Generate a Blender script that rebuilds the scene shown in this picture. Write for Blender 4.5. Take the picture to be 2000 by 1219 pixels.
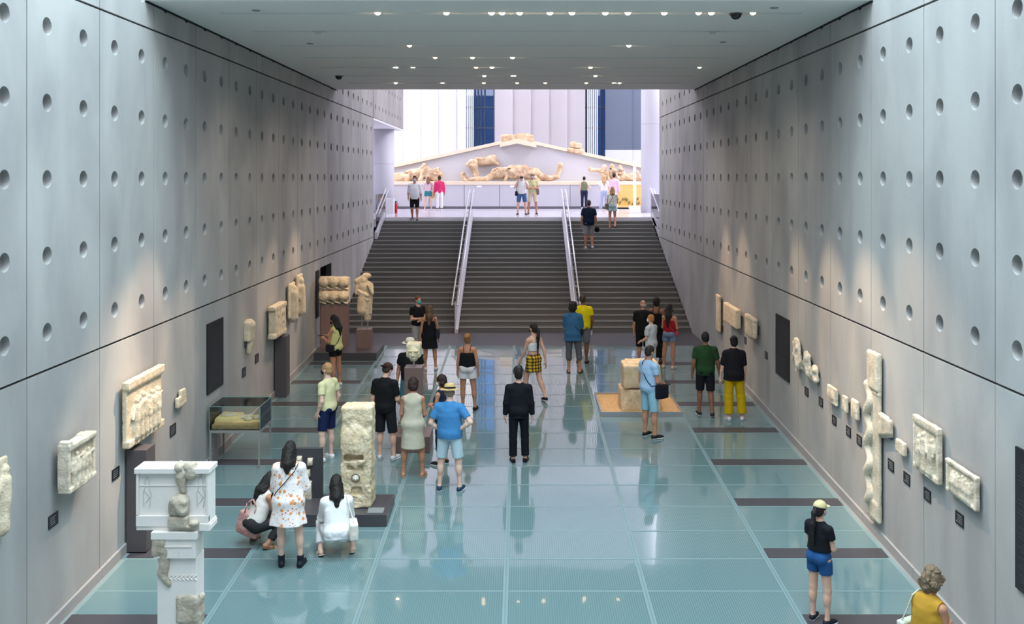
import bpy, math, random
import numpy as np
from mathutils import Vector, Matrix
random.seed(7); RNG = np.random.RandomState(11)
for o in list(bpy.data.objects): bpy.data.objects.remove(o)
SC = bpy.context.scene
COL = SC.collection
PI = math.pi
# ------------------------------------------------------------------ camera, light, exposure
F = 1800.0; VX = 1018.0; HY = 345.0; CZ = 5.83
WL = -5.58; WR = 5.22
SL = 0.0411                                  # the glass floor climbs gently towards the stairs
cam = bpy.data.cameras.new('camera'); co = bpy.data.objects.new('camera', cam); COL.objects.link(co)
co.location = (0, 0, CZ); co.rotation_euler = (PI/2, 0, 0)
cam.sensor_fit = 'HORIZONTAL'; cam.sensor_width = 36; cam.lens = 36*F/2000
cam.shift_x = -(VX-1000)/2000; cam.shift_y = -(1219/2-HY)/2000
cam.clip_end = 200
SC.camera = co
SC.view_settings.view_transform = 'Standard'; SC.view_settings.look = 'None'
SC.view_settings.gamma = 1; SC.view_settings.exposure = 0.0; SC.view_settings.use_curve_mapping = False
w = bpy.data.worlds.new('world'); SC.world = w; w.use_nodes = True
bg = w.node_tree.nodes['Background']; bg.inputs[0].default_value = (.46, .64, .85, 1); bg.inputs[1].default_value = .45

def area(name, loc, rot, sx, sy, power, col):
    l = bpy.data.lights.new(name, 'AREA'); l.shape = 'RECTANGLE'; l.size = sx; l.size_y = sy
    l.energy = power; l.color = col
    o = bpy.data.objects.new(name, l); o.location = loc; o.rotation_euler = rot; COL.objects.link(o); return o
area('front_skylight', (-.2, 10.4, 15.4), (0, 0, 0), 10.2, 5.8, 2700, (.74, .92, 1.0))
area('entrance_skylight', (-.2, 2.0, 15.4), (0, 0, 0), 10.2, 8, 1900, (.80, .92, 1.0))
area('rear_fill_left', (-10.4, 43.0, 16.9), (0, 0, 0), 6, 13, 3600, (.98, .94, 1.0))  # added fill for the upper hall, set aside to stay out of floor reflections
area('rear_fill_right', (10.4, 43.0, 16.9), (0, 0, 0), 6, 13, 3600, (.98, .94, 1.0))  # matching added fill on the other side, also out of view
area('window_daylight', (-6.0, 56.5, 9.5), (-PI/2, 0, 0), 9, 10, 620, (1, .97, .98))
area('window_daylight_mid', (3.5, 56.5, 9.5), (-PI/2, 0, 0), 8, 10, 130, (.96, .96, 1))
area('gallery_front_fill', (0, 28.3, 13.6), (PI/2+.15, 0, 0), 16, 2, 1100, (1, .97, .97))  # unseen fill added to brighten the fronts of people and podium
def spot(loc, target, power, deg, col=(1, .68, .43), blend=.8, size=.05):
    l = bpy.data.lights.new('spot_lamp', 'SPOT'); l.energy = power; l.color = col
    l.spot_size = math.radians(deg); l.spot_blend = blend; l.shadow_soft_size = size
    o = bpy.data.objects.new('spot_lamp', l); o.location = loc
    o.rotation_euler = (Vector(target)-Vector(loc)).to_track_quat('-Z', 'Y').to_euler(); COL.objects.link(o); return o

# ------------------------------------------------------------------ pixel helpers (used to measure where a thing stands)
def floor_z(Y): return min(SL*Y, 1.067)
def fl(px, py):
    Y = 1800*CZ/((py-HY)+SL*1800)
    if Y > 25.97: Y = (CZ-1.067)*1800/(py-HY)
    return Vector(((px-VX)*Y/F, Y, floor_z(Y)))
UZ = 4.20
def up(px, py):
    Y = min((CZ-UZ)*F/(py-HY), 46.15); return Vector(((px-VX)*Y/F, Y, UZ))
def X_(px, Y): return (px-VX)*Y/F
def Z_(py, Y): return CZ-(py-HY)*Y/F
def lin(c):
    r = []
    for v in c:
        v /= 255.; r.append(v/12.92 if v <= .04045 else ((v+.055)/1.055)**2.4)
    return (r[0], r[1], r[2], 1)

# ------------------------------------------------------------------ materials
MATS = {}
def mat(name, col, rough=.6, spec=.4, metal=0, noise=0, nscale=8, bump=0, bscale=30, col2=None, emit=None, estr=0, alpha=None, trans=0, coat=0):
    if name in MATS: return MATS[name]
    m = bpy.data.materials.new(name); m.use_nodes = True; nt = m.node_tree; b = nt.nodes['Principled BSDF']
    c = lin(col); b.inputs['Base Color'].default_value = c
    b.inputs['Roughness'].default_value = rough; b.inputs['Specular IOR Level'].default_value = spec
    b.inputs['Metallic'].default_value = metal
    if coat: b.inputs['Coat Weight'].default_value = coat; b.inputs['Coat Roughness'].default_value = .03
    if trans: b.inputs['Transmission Weight'].default_value = trans
    if noise or bump:
        tc = nt.nodes.new('ShaderNodeTexCoord')
    if noise:
        n = nt.nodes.new('ShaderNodeTexNoise'); n.inputs['Scale'].default_value = nscale; n.inputs['Detail'].default_value = 6
        n.inputs['Roughness'].default_value = .6
        nt.links.new(tc.outputs['Object'], n.inputs['Vector'])
        r = nt.nodes.new('ShaderNodeValToRGB'); r.color_ramp.elements[0].position = .3; r.color_ramp.elements[1].position = .7
        d = lin(col2) if col2 else tuple(x*(1-noise) for x in c[:3])+(1,)
        r.color_ramp.elements[0].color = d; r.color_ramp.elements[1].color = c
        nt.links.new(n.outputs['Fac'], r.inputs['Fac']); nt.links.new(r.outputs['Color'], b.inputs['Base Color'])
    if bump:
        n2 = nt.nodes.new('ShaderNodeTexNoise'); n2.inputs['Scale'].default_value = bscale; n2.inputs['Detail'].default_value = 5
        nt.links.new(tc.outputs['Object'], n2.inputs['Vector'])
        bp = nt.nodes.new('ShaderNodeBump'); bp.inputs['Strength'].default_value = bump; bp.inputs['Distance'].default_value = .02
        nt.links.new(n2.outputs['Fac'], bp.inputs['Height']); nt.links.new(bp.outputs['Normal'], b.inputs['Normal'])
    if emit: b.inputs['Emission Color'].default_value = lin(emit); b.inputs['Emission Strength'].default_value = estr
    MATS[name] = m; return m
def glass_mat(name, col=(250, 253, 252), a=.12):
    if name in MATS: return MATS[name]
    m = bpy.data.materials.new(name); m.use_nodes = True; nt = m.node_tree; nt.nodes.clear()
    out = nt.nodes.new('ShaderNodeOutputMaterial'); mix = nt.nodes.new('ShaderNodeMixShader')
    tr = nt.nodes.new('ShaderNodeBsdfTransparent'); gl = nt.nodes.new('ShaderNodeBsdfGlossy')
    tr.inputs[0].default_value = lin(col); gl.inputs['Roughness'].default_value = .02
    fr = nt.nodes.new('ShaderNodeFresnel'); fr.inputs[0].default_value = 1.45
    nt.links.new(fr.outputs[0], mix.inputs[0]); nt.links.new(tr.outputs[0], mix.inputs[1]); nt.links.new(gl.outputs[0], mix.inputs[2])
    nt.links.new(mix.outputs[0], out.inputs[0]); MATS[name] = m; return m
def concrete(name, c1, c2, nscale=.9):
    m = bpy.data.materials.new(name); m.use_nodes = True; nt = m.node_tree; b = nt.nodes['Principled BSDF']
    tc = nt.nodes.new('ShaderNodeTexCoord')
    mp = nt.nodes.new('ShaderNodeMapping'); mp.inputs['Scale'].default_value = (1, 1, .45)
    nt.links.new(tc.outputs['Object'], mp.inputs['Vector'])
    n = nt.nodes.new('ShaderNodeTexNoise'); n.inputs['Scale'].default_value = nscale; n.inputs['Detail'].default_value = 7; n.inputs['Distortion'].default_value = .4
    nt.links.new(mp.outputs[0], n.inputs['Vector'])
    r = nt.nodes.new('ShaderNodeValToRGB'); r.color_ramp.elements[0].position = .32; r.color_ramp.elements[1].position = .62
    r.color_ramp.elements[0].color = lin(c2); r.color_ramp.elements[1].color = lin(c1)
    nt.links.new(n.outputs['Fac'], r.inputs['Fac'])
    # the panels were cast separately: a small tone step from panel to panel
    at = nt.nodes.new('ShaderNodeAttribute'); at.attribute_name = 'tone'
    mx = nt.nodes.new('ShaderNodeMix'); mx.data_type = 'RGBA'; mx.blend_type = 'MULTIPLY'; mx.inputs['Factor'].default_value = 1
    nt.links.new(r.outputs['Color'], mx.inputs['A']); nt.links.new(at.outputs['Color'], mx.inputs['B'])
    nt.links.new(mx.outputs['Result'], b.inputs['Base Color'])
    b.inputs['Roughness'].default_value = .75; b.inputs['Specular IOR Level'].default_value = .25
    n2 = nt.nodes.new('ShaderNodeTexNoise'); n2.inputs['Scale'].default_value = 14; n2.inputs['Detail'].default_value = 5
    nt.links.new(tc.outputs['Object'], n2.inputs['Vector'])
    bp = nt.nodes.new('ShaderNodeBump'); bp.inputs['Strength'].default_value = .15; bp.inputs['Distance'].default_value = .01
    nt.links.new(n2.outputs['Fac'], bp.inputs['Height']); nt.links.new(bp.outputs['Normal'], b.inputs['Normal'])
    MATS[name] = m; return m
M_CONC = concrete('wall_concrete', (171, 170, 168), (148, 147, 147))
M_JOINT = mat('joint_shadow_gap', (40, 44, 48), .9, .1)
M_CEIL = mat('ceiling_plaster', (228, 230, 229), .7, .3)
M_WHITE = mat('white_paint', (226, 226, 232), .6)
M_STEEL = mat('brushed_steel', (190, 192, 198), .35, .5, .85)
M_DSTEEL = mat('dark_steel', (72, 72, 78), .5, .4, .3)
M_RAIL = mat('handrail_steel', (214, 214, 222), .38, .5, .35)
M_BLACK = mat('black_plate', (30, 30, 34), .5)
M_GRAN = mat('granite_plinth', (74, 71, 76), .35, .5, 0, .25, 60)
M_GRANW = mat('granite_pedestal', (122, 100, 96), .4, .5, 0, .2, 50)
M_STONE = mat('weathered_marble', (216, 200, 176), .8, .2, 0, .0, 1) if False else mat('weathered_marble', (222, 208, 184), .8, .2, 0, 1, 9, .5, 40, (186, 168, 140))
M_STONEG = mat('grey_marble', (226, 214, 194), .8, .2, 0, 1, 6, .5, 40, (176, 164, 144))
M_SCULPT = mat('tan_sculpture', (228, 204, 174), .85, .15, 0, 1, 3.5, .8, 9, (164, 132, 104))
M_LIME = mat('porous_limestone', (230, 214, 186), .9, .15, 0, 1, 12, .8, 25, (186, 166, 132))
M_PLAST = mat('white_plaster', (238, 232, 226), .7, .25, 0, .04, 6, .1, 60)
M_GLASS = glass_mat('clear_glass')

# ------------------------------------------------------------------ object helpers
def tag(o, label=None, cat=None, group=None, kind=None):
    if label: o['label'] = label
    if cat: o['category'] = cat
    if group: o['group'] = group
    if kind: o['kind'] = kind
    return o
def link(name, me, m=None, parent=None):
    o = bpy.data.objects.new(name, me); COL.objects.link(o)
    if m is not None:
        for q in (m if isinstance(m, (list, tuple)) else [m]): me.materials.append(q)
    if parent is not None: o.parent = parent
    return o
def empty(name, loc=(0, 0, 0), rz=0):
    o = bpy.data.objects.new(name, None); o.location = loc; o.rotation_euler = (0, 0, rz); o.empty_display_size = .1
    COL.objects.link(o); return o
class MB:
    def __init__(s): s.v = []; s.f = []; s.mi = []
    def quad(s, a, b, c, d, mi=0):
        n = len(s.v); s.v += [tuple(a), tuple(b), tuple(c), tuple(d)]; s.f.append((n, n+1, n+2, n+3)); s.mi.append(mi); return s
    def box(s, x0, x1, y0, y1, z0, z1, mi=0, rot=None, bev=0):
        P = [(x0, y0, z0), (x1, y0, z0), (x1, y1, z0), (x0, y1, z0), (x0, y0, z1), (x1, y0, z1), (x1, y1, z1), (x0, y1, z1)]
        return s.hexa(P, mi)
    def hexa(s, P, mi=0):
        n = len(s.v); s.v += [tuple(p) for p in P]
        for f in ((0, 3, 2, 1), (4, 5, 6, 7), (0, 1, 5, 4), (1, 2, 6, 5), (2, 3, 7, 6), (3, 0, 4, 7)):
            s.f.append(tuple(n+i for i in f)); s.mi.append(mi)
        return s
    def tube(s, a, b, r, r2=None, seg=12, mi=0, cap=True):
        r2 = r if r2 is None else r2
        a = Vector(a); b = Vector(b); d = (b-a).normalized()
        u = d.orthogonal().normalized(); w_ = d.cross(u); n = len(s.v)
        for c, rr in ((a, r), (b, r2)):
            for i in range(seg):
                t = 2*PI*i/seg; s.v.append(tuple(c+(u*math.cos(t)+w_*math.sin(t))*rr))
        for i in range(seg):
            j = (i+1) % seg; s.f.append((n+i, n+j, n+seg+j, n+seg+i)); s.mi.append(mi)
        if cap: s.f.append(tuple(n+i for i in reversed(range(seg)))); s.f.append(tuple(n+seg+i for i in range(seg))); s.mi += [mi, mi]
        return s
    def path(s, pts, r, seg=10, mi=0):
        for a, b in zip(pts[:-1], pts[1:]): s.tube(a, b, r, seg=seg, mi=mi)
        return s
    def lathe(s, prof, c=(0, 0, 0), seg=32, mi=0):
        n = len(s.v)
        for r, z in prof:
            for i in range(seg):
                t = 2*PI*i/seg; s.v.append((c[0]+r*math.cos(t), c[1]+r*math.sin(t), c[2]+z))
        for k in range(len(prof)-1):
            for i in range(seg):
                j = (i+1) % seg; s.f.append((n+k*seg+i, n+k*seg+j, n+(k+1)*seg+j, n+(k+1)*seg+i)); s.mi.append(mi)
        return s
    def prism(s, pts, y0, y1, mi=0):      # outline in x,z extruded along y
        n = len(s.v); k = len(pts)
        s.v += [(p[0], y0, p[1]) for p in pts]+[(p[0], y1, p[1]) for p in pts]
        s.f.append(tuple(range(n, n+k))); s.f.append(tuple(reversed(range(n+k, n+2*k)))); s.mi += [mi, mi]
        for i in range(k):
            j = (i+1) % k; s.f.append((n+j, n+i, n+k+i, n+k+j)); s.mi.append(mi)
        return s
    def build(s, name, m=None, parent=None, smooth=False, bevel=0):
        me = bpy.data.meshes.new(name); me.from_pydata(s.v, [], s.f)
        me.polygons.foreach_set('material_index', s.mi)
        if smooth: me.polygons.foreach_set('use_smooth', [True]*len(s.f))
        me.update()
        o = link(name, me, m, parent)
        if bevel:
            bm = o.modifiers.new('bevel', 'BEVEL'); bm.width = bevel; bm.segments = 2; bm.limit_method = 'ANGLE'
        return o
def struct(o): o['kind'] = 'structure'; return o

# ------------------------------------------------------------------ implicit surfaces -> mesh (surface nets)
LAT = RNG.rand(24, 24, 24).astype(np.float32)
def vnoise(P, f, off=0.0):
    Q = P*f+off+100.0
    i = np.floor(Q).astype(np.int64); t = (Q-i).astype(np.float32); t = t*t*(3-2*t); i0 = i % 24; i1 = (i+1) % 24
    x0, y0, z0 = i0[..., 0], i0[..., 1], i0[..., 2]; x1, y1, z1 = i1[..., 0], i1[..., 1], i1[..., 2]
    a, b, c = t[..., 0], t[..., 1], t[..., 2]
    def L(p, q, s): return p+(q-p)*s
    return L(L(L(LAT[x0, y0, z0], LAT[x1, y0, z0], a), L(LAT[x0, y1, z0], LAT[x1, y1, z0], a), b),
             L(L(LAT[x0, y0, z1], LAT[x1, y0, z1], a), L(LAT[x0, y1, z1], LAT[x1, y1, z1], a), b), c)-.5
A = lambda *v: np.array(v, dtype=np.float32)
def frame(axis, side=None):
    a = np.array(axis, dtype=float); a /= np.linalg.norm(a)+1e-9
    s = np.array(side if side is not None else (1, 0, 0), dtype=float); s = s-a*np.dot(a, s)
    if np.linalg.norm(s) < 1e-3: s = np.array((0, 1., 0))-a*a[1]
    s /= np.linalg.norm(s); t = np.cross(a, s); return s, t, a
def cone(a, b, ra, rb, k=.02, op='u'): return dict(t='cone', a=A(*a), b=A(*b), ra=ra, rb=rb, k=k, op=op)
def ell(c, r, k=.03, R=None, op='u'): return dict(t='ell', c=A(*c), r=A(*r), k=k, R=R, op=op)
def box(c, h, rd=.01, k=.0, R=None, op='u'): return dict(t='box', c=A(*c), h=A(*h), rd=rd, k=k, R=R, op=op)
def cyl(a, b, ra, rb, sy=1.0, side=(1, 0, 0), k=.01, op='u', rd=.008, wave=None): return dict(t='cyl', a=A(*a), b=A(*b), ra=ra, rb=rb, sy=sy, side=side, k=k, op=op, rd=rd, wave=wave)
def pdist(p, P):
    if p['t'] == 'cone':
        ab = p['b']-p['a']; L2 = float(ab@ab)+1e-9
        t = np.clip(((P-p['a'])@ab)/L2, 0, 1)
        return np.linalg.norm(P-p['a']-t[..., None]*ab, axis=-1)-(p['ra']+(p['rb']-p['ra'])*t)
    if p['t'] == 'ell':
        Q = P-p['c']
        if p['R'] is not None: Q = Q@np.array(p['R'], dtype=np.float32)
        k0 = np.linalg.norm(Q/p['r'], axis=-1)+1e-6; k1 = np.linalg.norm(Q/(p['r']**2), axis=-1)+1e-6
        return k0*(k0-1)/k1
    if p['t'] == 'box':
        Q = P-p['c']
        if p['R'] is not None: Q = Q@np.array(p['R'], dtype=np.float32)
        q = np.abs(Q)-(p['h']-p['rd'])
        return np.linalg.norm(np.maximum(q, 0), axis=-1)+np.minimum(q.max(-1), 0)-p['rd']
    if p['t'] == 'cyl':
        ab = p['b']-p['a']; L = float(np.linalg.norm(ab)); s, t, a = frame(ab, p['side'])
        Q = P-p['a']; z = Q@a.astype(np.float32); x = Q@s.astype(np.float32); y = (Q@t.astype(np.float32))/p['sy']
        u = np.clip(z/L, 0, 1); r = p['ra']+(p['rb']-p['ra'])*u
        if p['wave']:
            n, amp, w0 = p['wave']; th = np.arctan2(y, x); r = r*(1+amp*np.maximum(u-w0, 0)/(1-w0)*np.sin(th*n+2*np.sin(th*2)))
        d1 = (np.sqrt(x*x+y*y)-r)*min(1, p['sy']**.5)+p['rd']; d2 = np.abs(z-L/2)-L/2+p['rd']
        return np.minimum(np.maximum(d1, d2), 0)+np.sqrt(np.maximum(d1, 0)**2+np.maximum(d2, 0)**2)-p['rd']
def pbb(p):
    if p['t'] == 'cone': r = max(p['ra'], p['rb']); return np.minimum(p['a'], p['b'])-r, np.maximum(p['a'], p['b'])+r
    if p['t'] == 'ell': r = float(p['r'].max()) if p['R'] is not None else p['r']; return p['c']-r, p['c']+r
    if p['t'] == 'box': r = float(np.linalg.norm(p['h'])) if p['R'] is not None else p['h']; return p['c']-r, p['c']+r
    r = max(p['ra'], p['rb'])*max(1, p['sy'])*1.15; return np.minimum(p['a'], p['b'])-r, np.maximum(p['a'], p['b'])+r
def field_mesh(prims, h, noise=None, clips=None):
    bb = [pbb(p) for p in prims if p['op'] == 'u']
    lo = np.min([b[0] for b in bb], axis=0)-3*h-.03; hi = np.max([b[1] for b in bb], axis=0)+3*h+.03
    n = np.ceil((hi-lo)/h).astype(int)+1
    G = np.full(tuple(n), 9.0, dtype=np.float32)
    ax = [lo[i]+h*np.arange(n[i]) for i in range(3)]
    for p in prims:
        b0, b1 = pbb(p); m = p['k']+3*h+(noise[0]*1.2 if noise else 0)
        i0 = np.maximum(((b0-m-lo)/h).astype(int), 0); i1 = np.minimum(((b1+m-lo)/h).astype(int)+2, n)
        if np.any(i1 <= i0): continue
        sl = tuple(slice(i0[i], i1[i]) for i in range(3))
        P = np.stack(np.meshgrid(*[ax[i][sl[i]] for i in range(3)], indexing='ij'), -1).astype(np.float32)
        d = pdist(p, P).astype(np.float32); g = G[sl]; k = p['k']
        if p['op'] == 'u':
            if k > 0: hh = np.maximum(k-np.abs(g-d), 0)/k; G[sl] = np.minimum(g, d)-hh*hh*k*.25
            else: G[sl] = np.minimum(g, d)
        else:
            if k > 0: hh = np.maximum(k-np.abs(g+d), 0)/k; G[sl] = np.maximum(g, -d)+hh*hh*k*.25
            else: G[sl] = np.maximum(g, -d)
    if noise or clips:
        P = np.stack(np.meshgrid(*ax, indexing='ij'), -1).astype(np.float32)
        if noise:
            amp, fr = noise[0], noise[1]; off = noise[2] if len(noise) > 2 else 0
            near = np.abs(G) < amp*2+2*h
            Q = P[near]; G[near] += amp*(vnoise(Q, fr, off)*1.3+vnoise(Q, fr*2.3, off+3.1)*.7+vnoise(Q, fr*5, off+7.7)*.35).astype(np.float32)
        for (pt, nn) in (clips or []):
            G = np.maximum(G, (P-A(*pt))@A(*nn))
    # surface nets
    I = G < 0
    S = I[:-1, :-1, :-1].astype(np.int8)
    for dx in (0, 1):
        for dy in (0, 1):
            for dz in (0, 1):
                if dx+dy+dz: S = S+I[dx:n[0]-1+dx, dy:n[1]-1+dy, dz:n[2]-1+dz]
    act = (S > 0) & (S < 8); idx = np.argwhere(act)
    if len(idx) == 0: return np.zeros((0, 3)), np.zeros((0, 4), int)
    vid = np.full(act.shape, -1, dtype=np.int64); vid[act] = np.arange(len(idx))
    acc = np.zeros((len(idx), 3)); cnt = np.zeros(len(idx))
    C = [(a, b, c) for a in (0, 1) for b in (0, 1) for c in (0, 1)]
    for a in C:
        for axi in range(3):
            if a[axi]: continue
            b = list(a); b[axi] = 1
            g0 = G[idx[:, 0]+a[0], idx[:, 1]+a[1], idx[:, 2]+a[2]]; g1 = G[idx[:, 0]+b[0], idx[:, 1]+b[1], idx[:, 2]+b[2]]
            m = (g0 < 0) != (g1 < 0); t = g0/(g0-g1+1e-12); t = np.clip(t, 0, 1)
            p = np.tile(np.array(a, float), (len(idx), 1)); p[:, axi] = t
            acc[m] += p[m]; cnt[m] += 1
    V = lo+h*(idx+acc/cnt[:, None])
    Fs = []
    for axi in range(3):
        s0 = [slice(1, n[i]-1) for i in range(3)]; s0[axi] = slice(0, n[axi]-1)
        s1 = list(s0); s1[axi] = slice(1, n[axi])
        A0 = I[tuple(s0)]; A1 = I[tuple(s1)]; E = np.argwhere(A0 != A1)
        fl_ = A0[A0 != A1]
        off = np.array([1, 1, 1]); off[axi] = 0; E = E+off
        u, v = [(1, 2), (2, 0), (0, 1)][axi]
        q = []
        for (du, dv) in ((0, 0), (-1, 0), (-1, -1), (0, -1)):
            K = E.copy(); K[:, u] += du; K[:, v] += dv; q.append(vid[K[:, 0], K[:, 1], K[:, 2]])
        q = np.stack(q, 1); q[~fl_] = q[~fl_][:, ::-1]; Fs.append(q)
    return V, np.concatenate(Fs)
def np_obj(name, V, Q, m, parent=None, mi=None):
    me = bpy.data.meshes.new(name)
    me.vertices.add(len(V)); me.vertices.foreach_set('co', np.ascontiguousarray(V, dtype=np.float32).ravel())
    me.loops.add(Q.size); me.loops.foreach_set('vertex_index', np.ascontiguousarray(Q, dtype=np.int32).ravel())
    me.polygons.add(len(Q)); me.polygons.foreach_set('loop_start', np.arange(len(Q), dtype=np.int32)*4)
    me.polygons.foreach_set('loop_total', np.full(len(Q), 4, dtype=np.int32))
    me.update(calc_edges=True); me.polygons.foreach_set('use_smooth', np.ones(len(Q), dtype=bool))
    o = link(name, me, m, parent)
    if mi is not None: me.polygons.foreach_set('material_index', mi.astype(np.int32))
    me.validate(); return o
def sdf(name, prims, h, m, parent=None, noise=None, clips=None, scale=1.0, off=(0, 0, 0)):
    V, Q = field_mesh(prims, h, noise, clips)
    return np_obj(name, V*scale+np.array(off), Q, m, parent)

# ================================================================== THE SETTING
SURF = 1
def wall(side, X, Y0, joint0, Yend, name, z0=3.55, z1=12.55, ystart_upper=None, under=(13.67, 27.7, 8.62)):
    """perforated concrete facing; side=+1 faces +X (left wall), -1 faces -X (right wall)"""
    V = []; Fc = []; tone = []
    g = .009; R = .107; D = .12; N = 24; GD = .05
    def pt(u, v, d): return (X-side*d, u, v)
    def addq(ids, t): Fc.append(tuple(ids) if side > 0 else tuple(reversed(ids))); tone.append(t)
    u = joint0
    while u > Y0: u -= 1.8
    pan = []
    while u < Yend-.05: pan.append(u); u += 1.8
    for pu in pan:
        for (a, b) in ((z0, z0+4.5), (z0+4.5, z0+9.0)):
            if a > z0 and pu+1.8 < ystart_upper: continue
            tn = random.uniform(.93, 1.03); ue = min(pu+1.8, Yend)
            for iu in range(2):
                for iv in range(5):
                    c0 = pu+.9*iu; c1 = min(c0+.9, ue); cz0 = a+.9*iv; cz1 = cz0+.9
                    if c1-c0 < .02: continue
                    if cz0 > 8.7 and under[0]-.3 < c0 < under[1]-1.0: continue
                    cu = c0+.45; cv = cz0+.45
                    L = c0+(g if iu == 0 else 0); Rr = c1-(g if (iu == 1 or c1 == ue) else 0)
                    B = cz0+(g*1.8 if iv == 0 else 0); T = cz1-(g*1.5 if iv == 4 else 0)
                    if c1-c0 < .7:
                        n = len(V); V.extend([pt(L, B, 0), pt(Rr, B, 0), pt(Rr, T, 0), pt(L, T, 0)]); addq((n, n+1, n+2, n+3), tn)
                    else:
                        n = len(V); outer = []
                        for i in range(N):
                            th = 2*PI*(i+.5)/N; cx, sy = math.cos(th), math.sin(th); m = max(abs(cx), abs(sy))
                            outer.append((min(max(cu+.45*cx/m, L), Rr), min(max(cv+.45*sy/m, B), T)))
                        for q in range(4):     # pull the nearest samples into the corners
                            k = [2, 8, 14, 20][q]; outer[k] = [(Rr, T), (L, T), (L, B), (Rr, B)][q]
                        V.extend([pt(a_, b_, 0) for a_, b_ in outer])
                        rings = ((R, 0), (R*.985, .012), (R*.97, D*.75), (R*.8, D*.95), (R*.45, D*1.05))
                        for (r, d) in rings:
                            for i in range(N):
                                th = 2*PI*(i+.5)/N; V.append(pt(cu+r*math.cos(th), cv+r*math.sin(th), d))
                        for k in range(len(rings)):
                            for i in range(N):
                                j = (i+1) % N; addq((n+k*N+i, n+k*N+j, n+(k+1)*N+j, n+(k+1)*N+i), tn)
                        addq([n+len(rings)*N+i for i in range(N)], tn)
                    # returns into the joints
                    for (e, p, q) in ((iu == 0, (L, T), (L, B)), (iu == 1 or c1 == ue, (Rr, B), (Rr, T)), (iv == 0, (L, B), (Rr, B)), (iv == 4, (Rr, T), (L, T))):
                        if e:
                            n = len(V); V.extend([pt(*p, 0), pt(*q, 0), pt(*q, GD), pt(*p, GD)]); addq((n+3, n+2, n+1, n), tn)
    me = bpy.data.meshes.new(name); me.from_pydata(V, [], Fc); me.update()
    ca = me.color_attributes.new('tone', 'FLOAT_COLOR', 'CORNER'); arr = []
    for f, t in zip(Fc, tone): arr += [t, t, t, 1]*len(f)
    ca.data.foreach_set('color', arr)
    o = struct(link(name, me, M_CONC)); return o, pan
def lower(side, X, pan, Yend, name, parent, door=None):
    m = MB(); tones = []
    for pu in pan:
        segs = [(pu, min(pu+1.8, Yend), -.6, 3.55)]
        if door and pu < door[1] and pu+1.8 > door[0]:
            segs = []
            e = min(pu+1.8, Yend)
            if pu < door[0]: segs.append((pu, door[0], -.6, 3.55))
            if e > door[1]: segs.append((door[1], e, -.6, 3.55))
            segs.append((max(pu, door[0]), min(e, door[1]), door[2], 3.55))
        t = random.uniform(.93, 1.03)
        for (a, b, c, d) in segs:
            aa = a+.006; bb = b-.006; dd = d-.016
            x0, x1 = X, X-side*.13
            m.box(min(x0, x1), max(x0, x1), aa, bb, c, dd); tones += [t]*6
    o = m.build(name, M_CONC, parent)
    ca = o.data.color_attributes.new('tone', 'FLOAT_COLOR', 'CORNER'); arr = []
    for t in tones: arr += [t, t, t, 1]*4
    ca.data.foreach_set('color', arr); return o
WE = 34.75
DOOR = (25.6, 27.0, 3.3)
wl, panL = wall(+1, WL, -4, 10.4, WE, 'wall_left', ystart_upper=-4)
lower(+1, WL, panL, WE, 'lower_panels', wl, DOOR)
wr, panR = wall(-1, WR, -4, 10.15, WE, 'wall_right', ystart_upper=-4)
lower(-1, WR, panR, WE, 'lower_panels', wr)
# structural core behind the facings; it also closes the joints
m = MB()
for a, b, c, d in ((-5.8, DOOR[0], -.6, 12.6), (DOOR[1], WE, -.6, 12.6), (DOOR[0], DOOR[1], DOOR[2], 12.6)): m.box(WL-.6, WL-.135, a, b, c, d)
m.build('wall_core', M_JOINT, wl)
MB().box(WR+.135, WR+.6, -5.8, WE, -.6, 12.6).build('wall_core', M_JOINT, wr)
# plain end faces of the two walls
struct(MB().box(WL-.62, WL+.0, WE, WE+.1, 1.0, 8.05).build('trim_1', mat('wall_end_concrete', (172, 172, 176), .75, .25)))
struct(MB().box(WR-.0, WR+.62, WE, WE+.1, 1.0, 12.6).build('trim_2', MATS['wall_end_concrete']))
# left wall carries on above the upper gallery, with a white soffit below
wu, _ = wall(+1, WL, WE+.12, WE+.12, 43.6, 'wall_left_upper', z0=3.55, ystart_upper=30)
me = wu.data
import bmesh
bm = bmesh.new(); bm.from_mesh(me); bmesh.ops.delete(bm, geom=[v for v in bm.verts if v.co.z < 8.049], context='VERTS'); bm.to_mesh(me); bm.free()
m = MB(); m.box(WL-1.6, WL-.13, WE, 43.6, 8.05, 12.6); m.box(WL-1.6, WL, 43.6, 43.7, 8.04, 12.6); m.build('wall_core', mat('soffit_white', (222, 222, 228), .7), wu)
struct(MB().box(-11.0, WL, WE+.1, 43.7, 7.98, 8.05).build('ceiling_side', MATS['soffit_white']))
# ceiling with slots
CB = 2.62+CZ; YC0, YC1 = 13.67, 27.7
SLOTS = [14.72+1.835*i for i in range(7)]
m = MB(); SX0, SX1, SW, SD = -4.84, 4.5, .17, .16
prev = YC0
for s_ in SLOTS:
    m.box(WL, WR, prev, s_, CB, CB+SD); m.box(WL, SX0, s_, s_+SW, CB, CB+SD); m.box(SX1, WR, s_, s_+SW, CB, CB+SD); prev = s_+SW
m.box(WL, WR, prev, YC1, CB, CB+SD); m.box(WL, WR, YC0, YC1, CB+SD, CB+.75)
ceil = struct(m.build('ceiling', M_CEIL))
struct(MB().box(WL-.6, WR+.6, YC0+.02, YC1-.02, CB+.75, 12.6).build('ceiling_upper', MATS['soffit_white']))
struct(MB().box(WL-.02, WL+.015, YC0, YC1, CB-.03, CB-.001).box(WR-.015, WR+.02, YC0, YC1, CB-.03, CB-.001).build('trim_3', M_JOINT))

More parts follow.
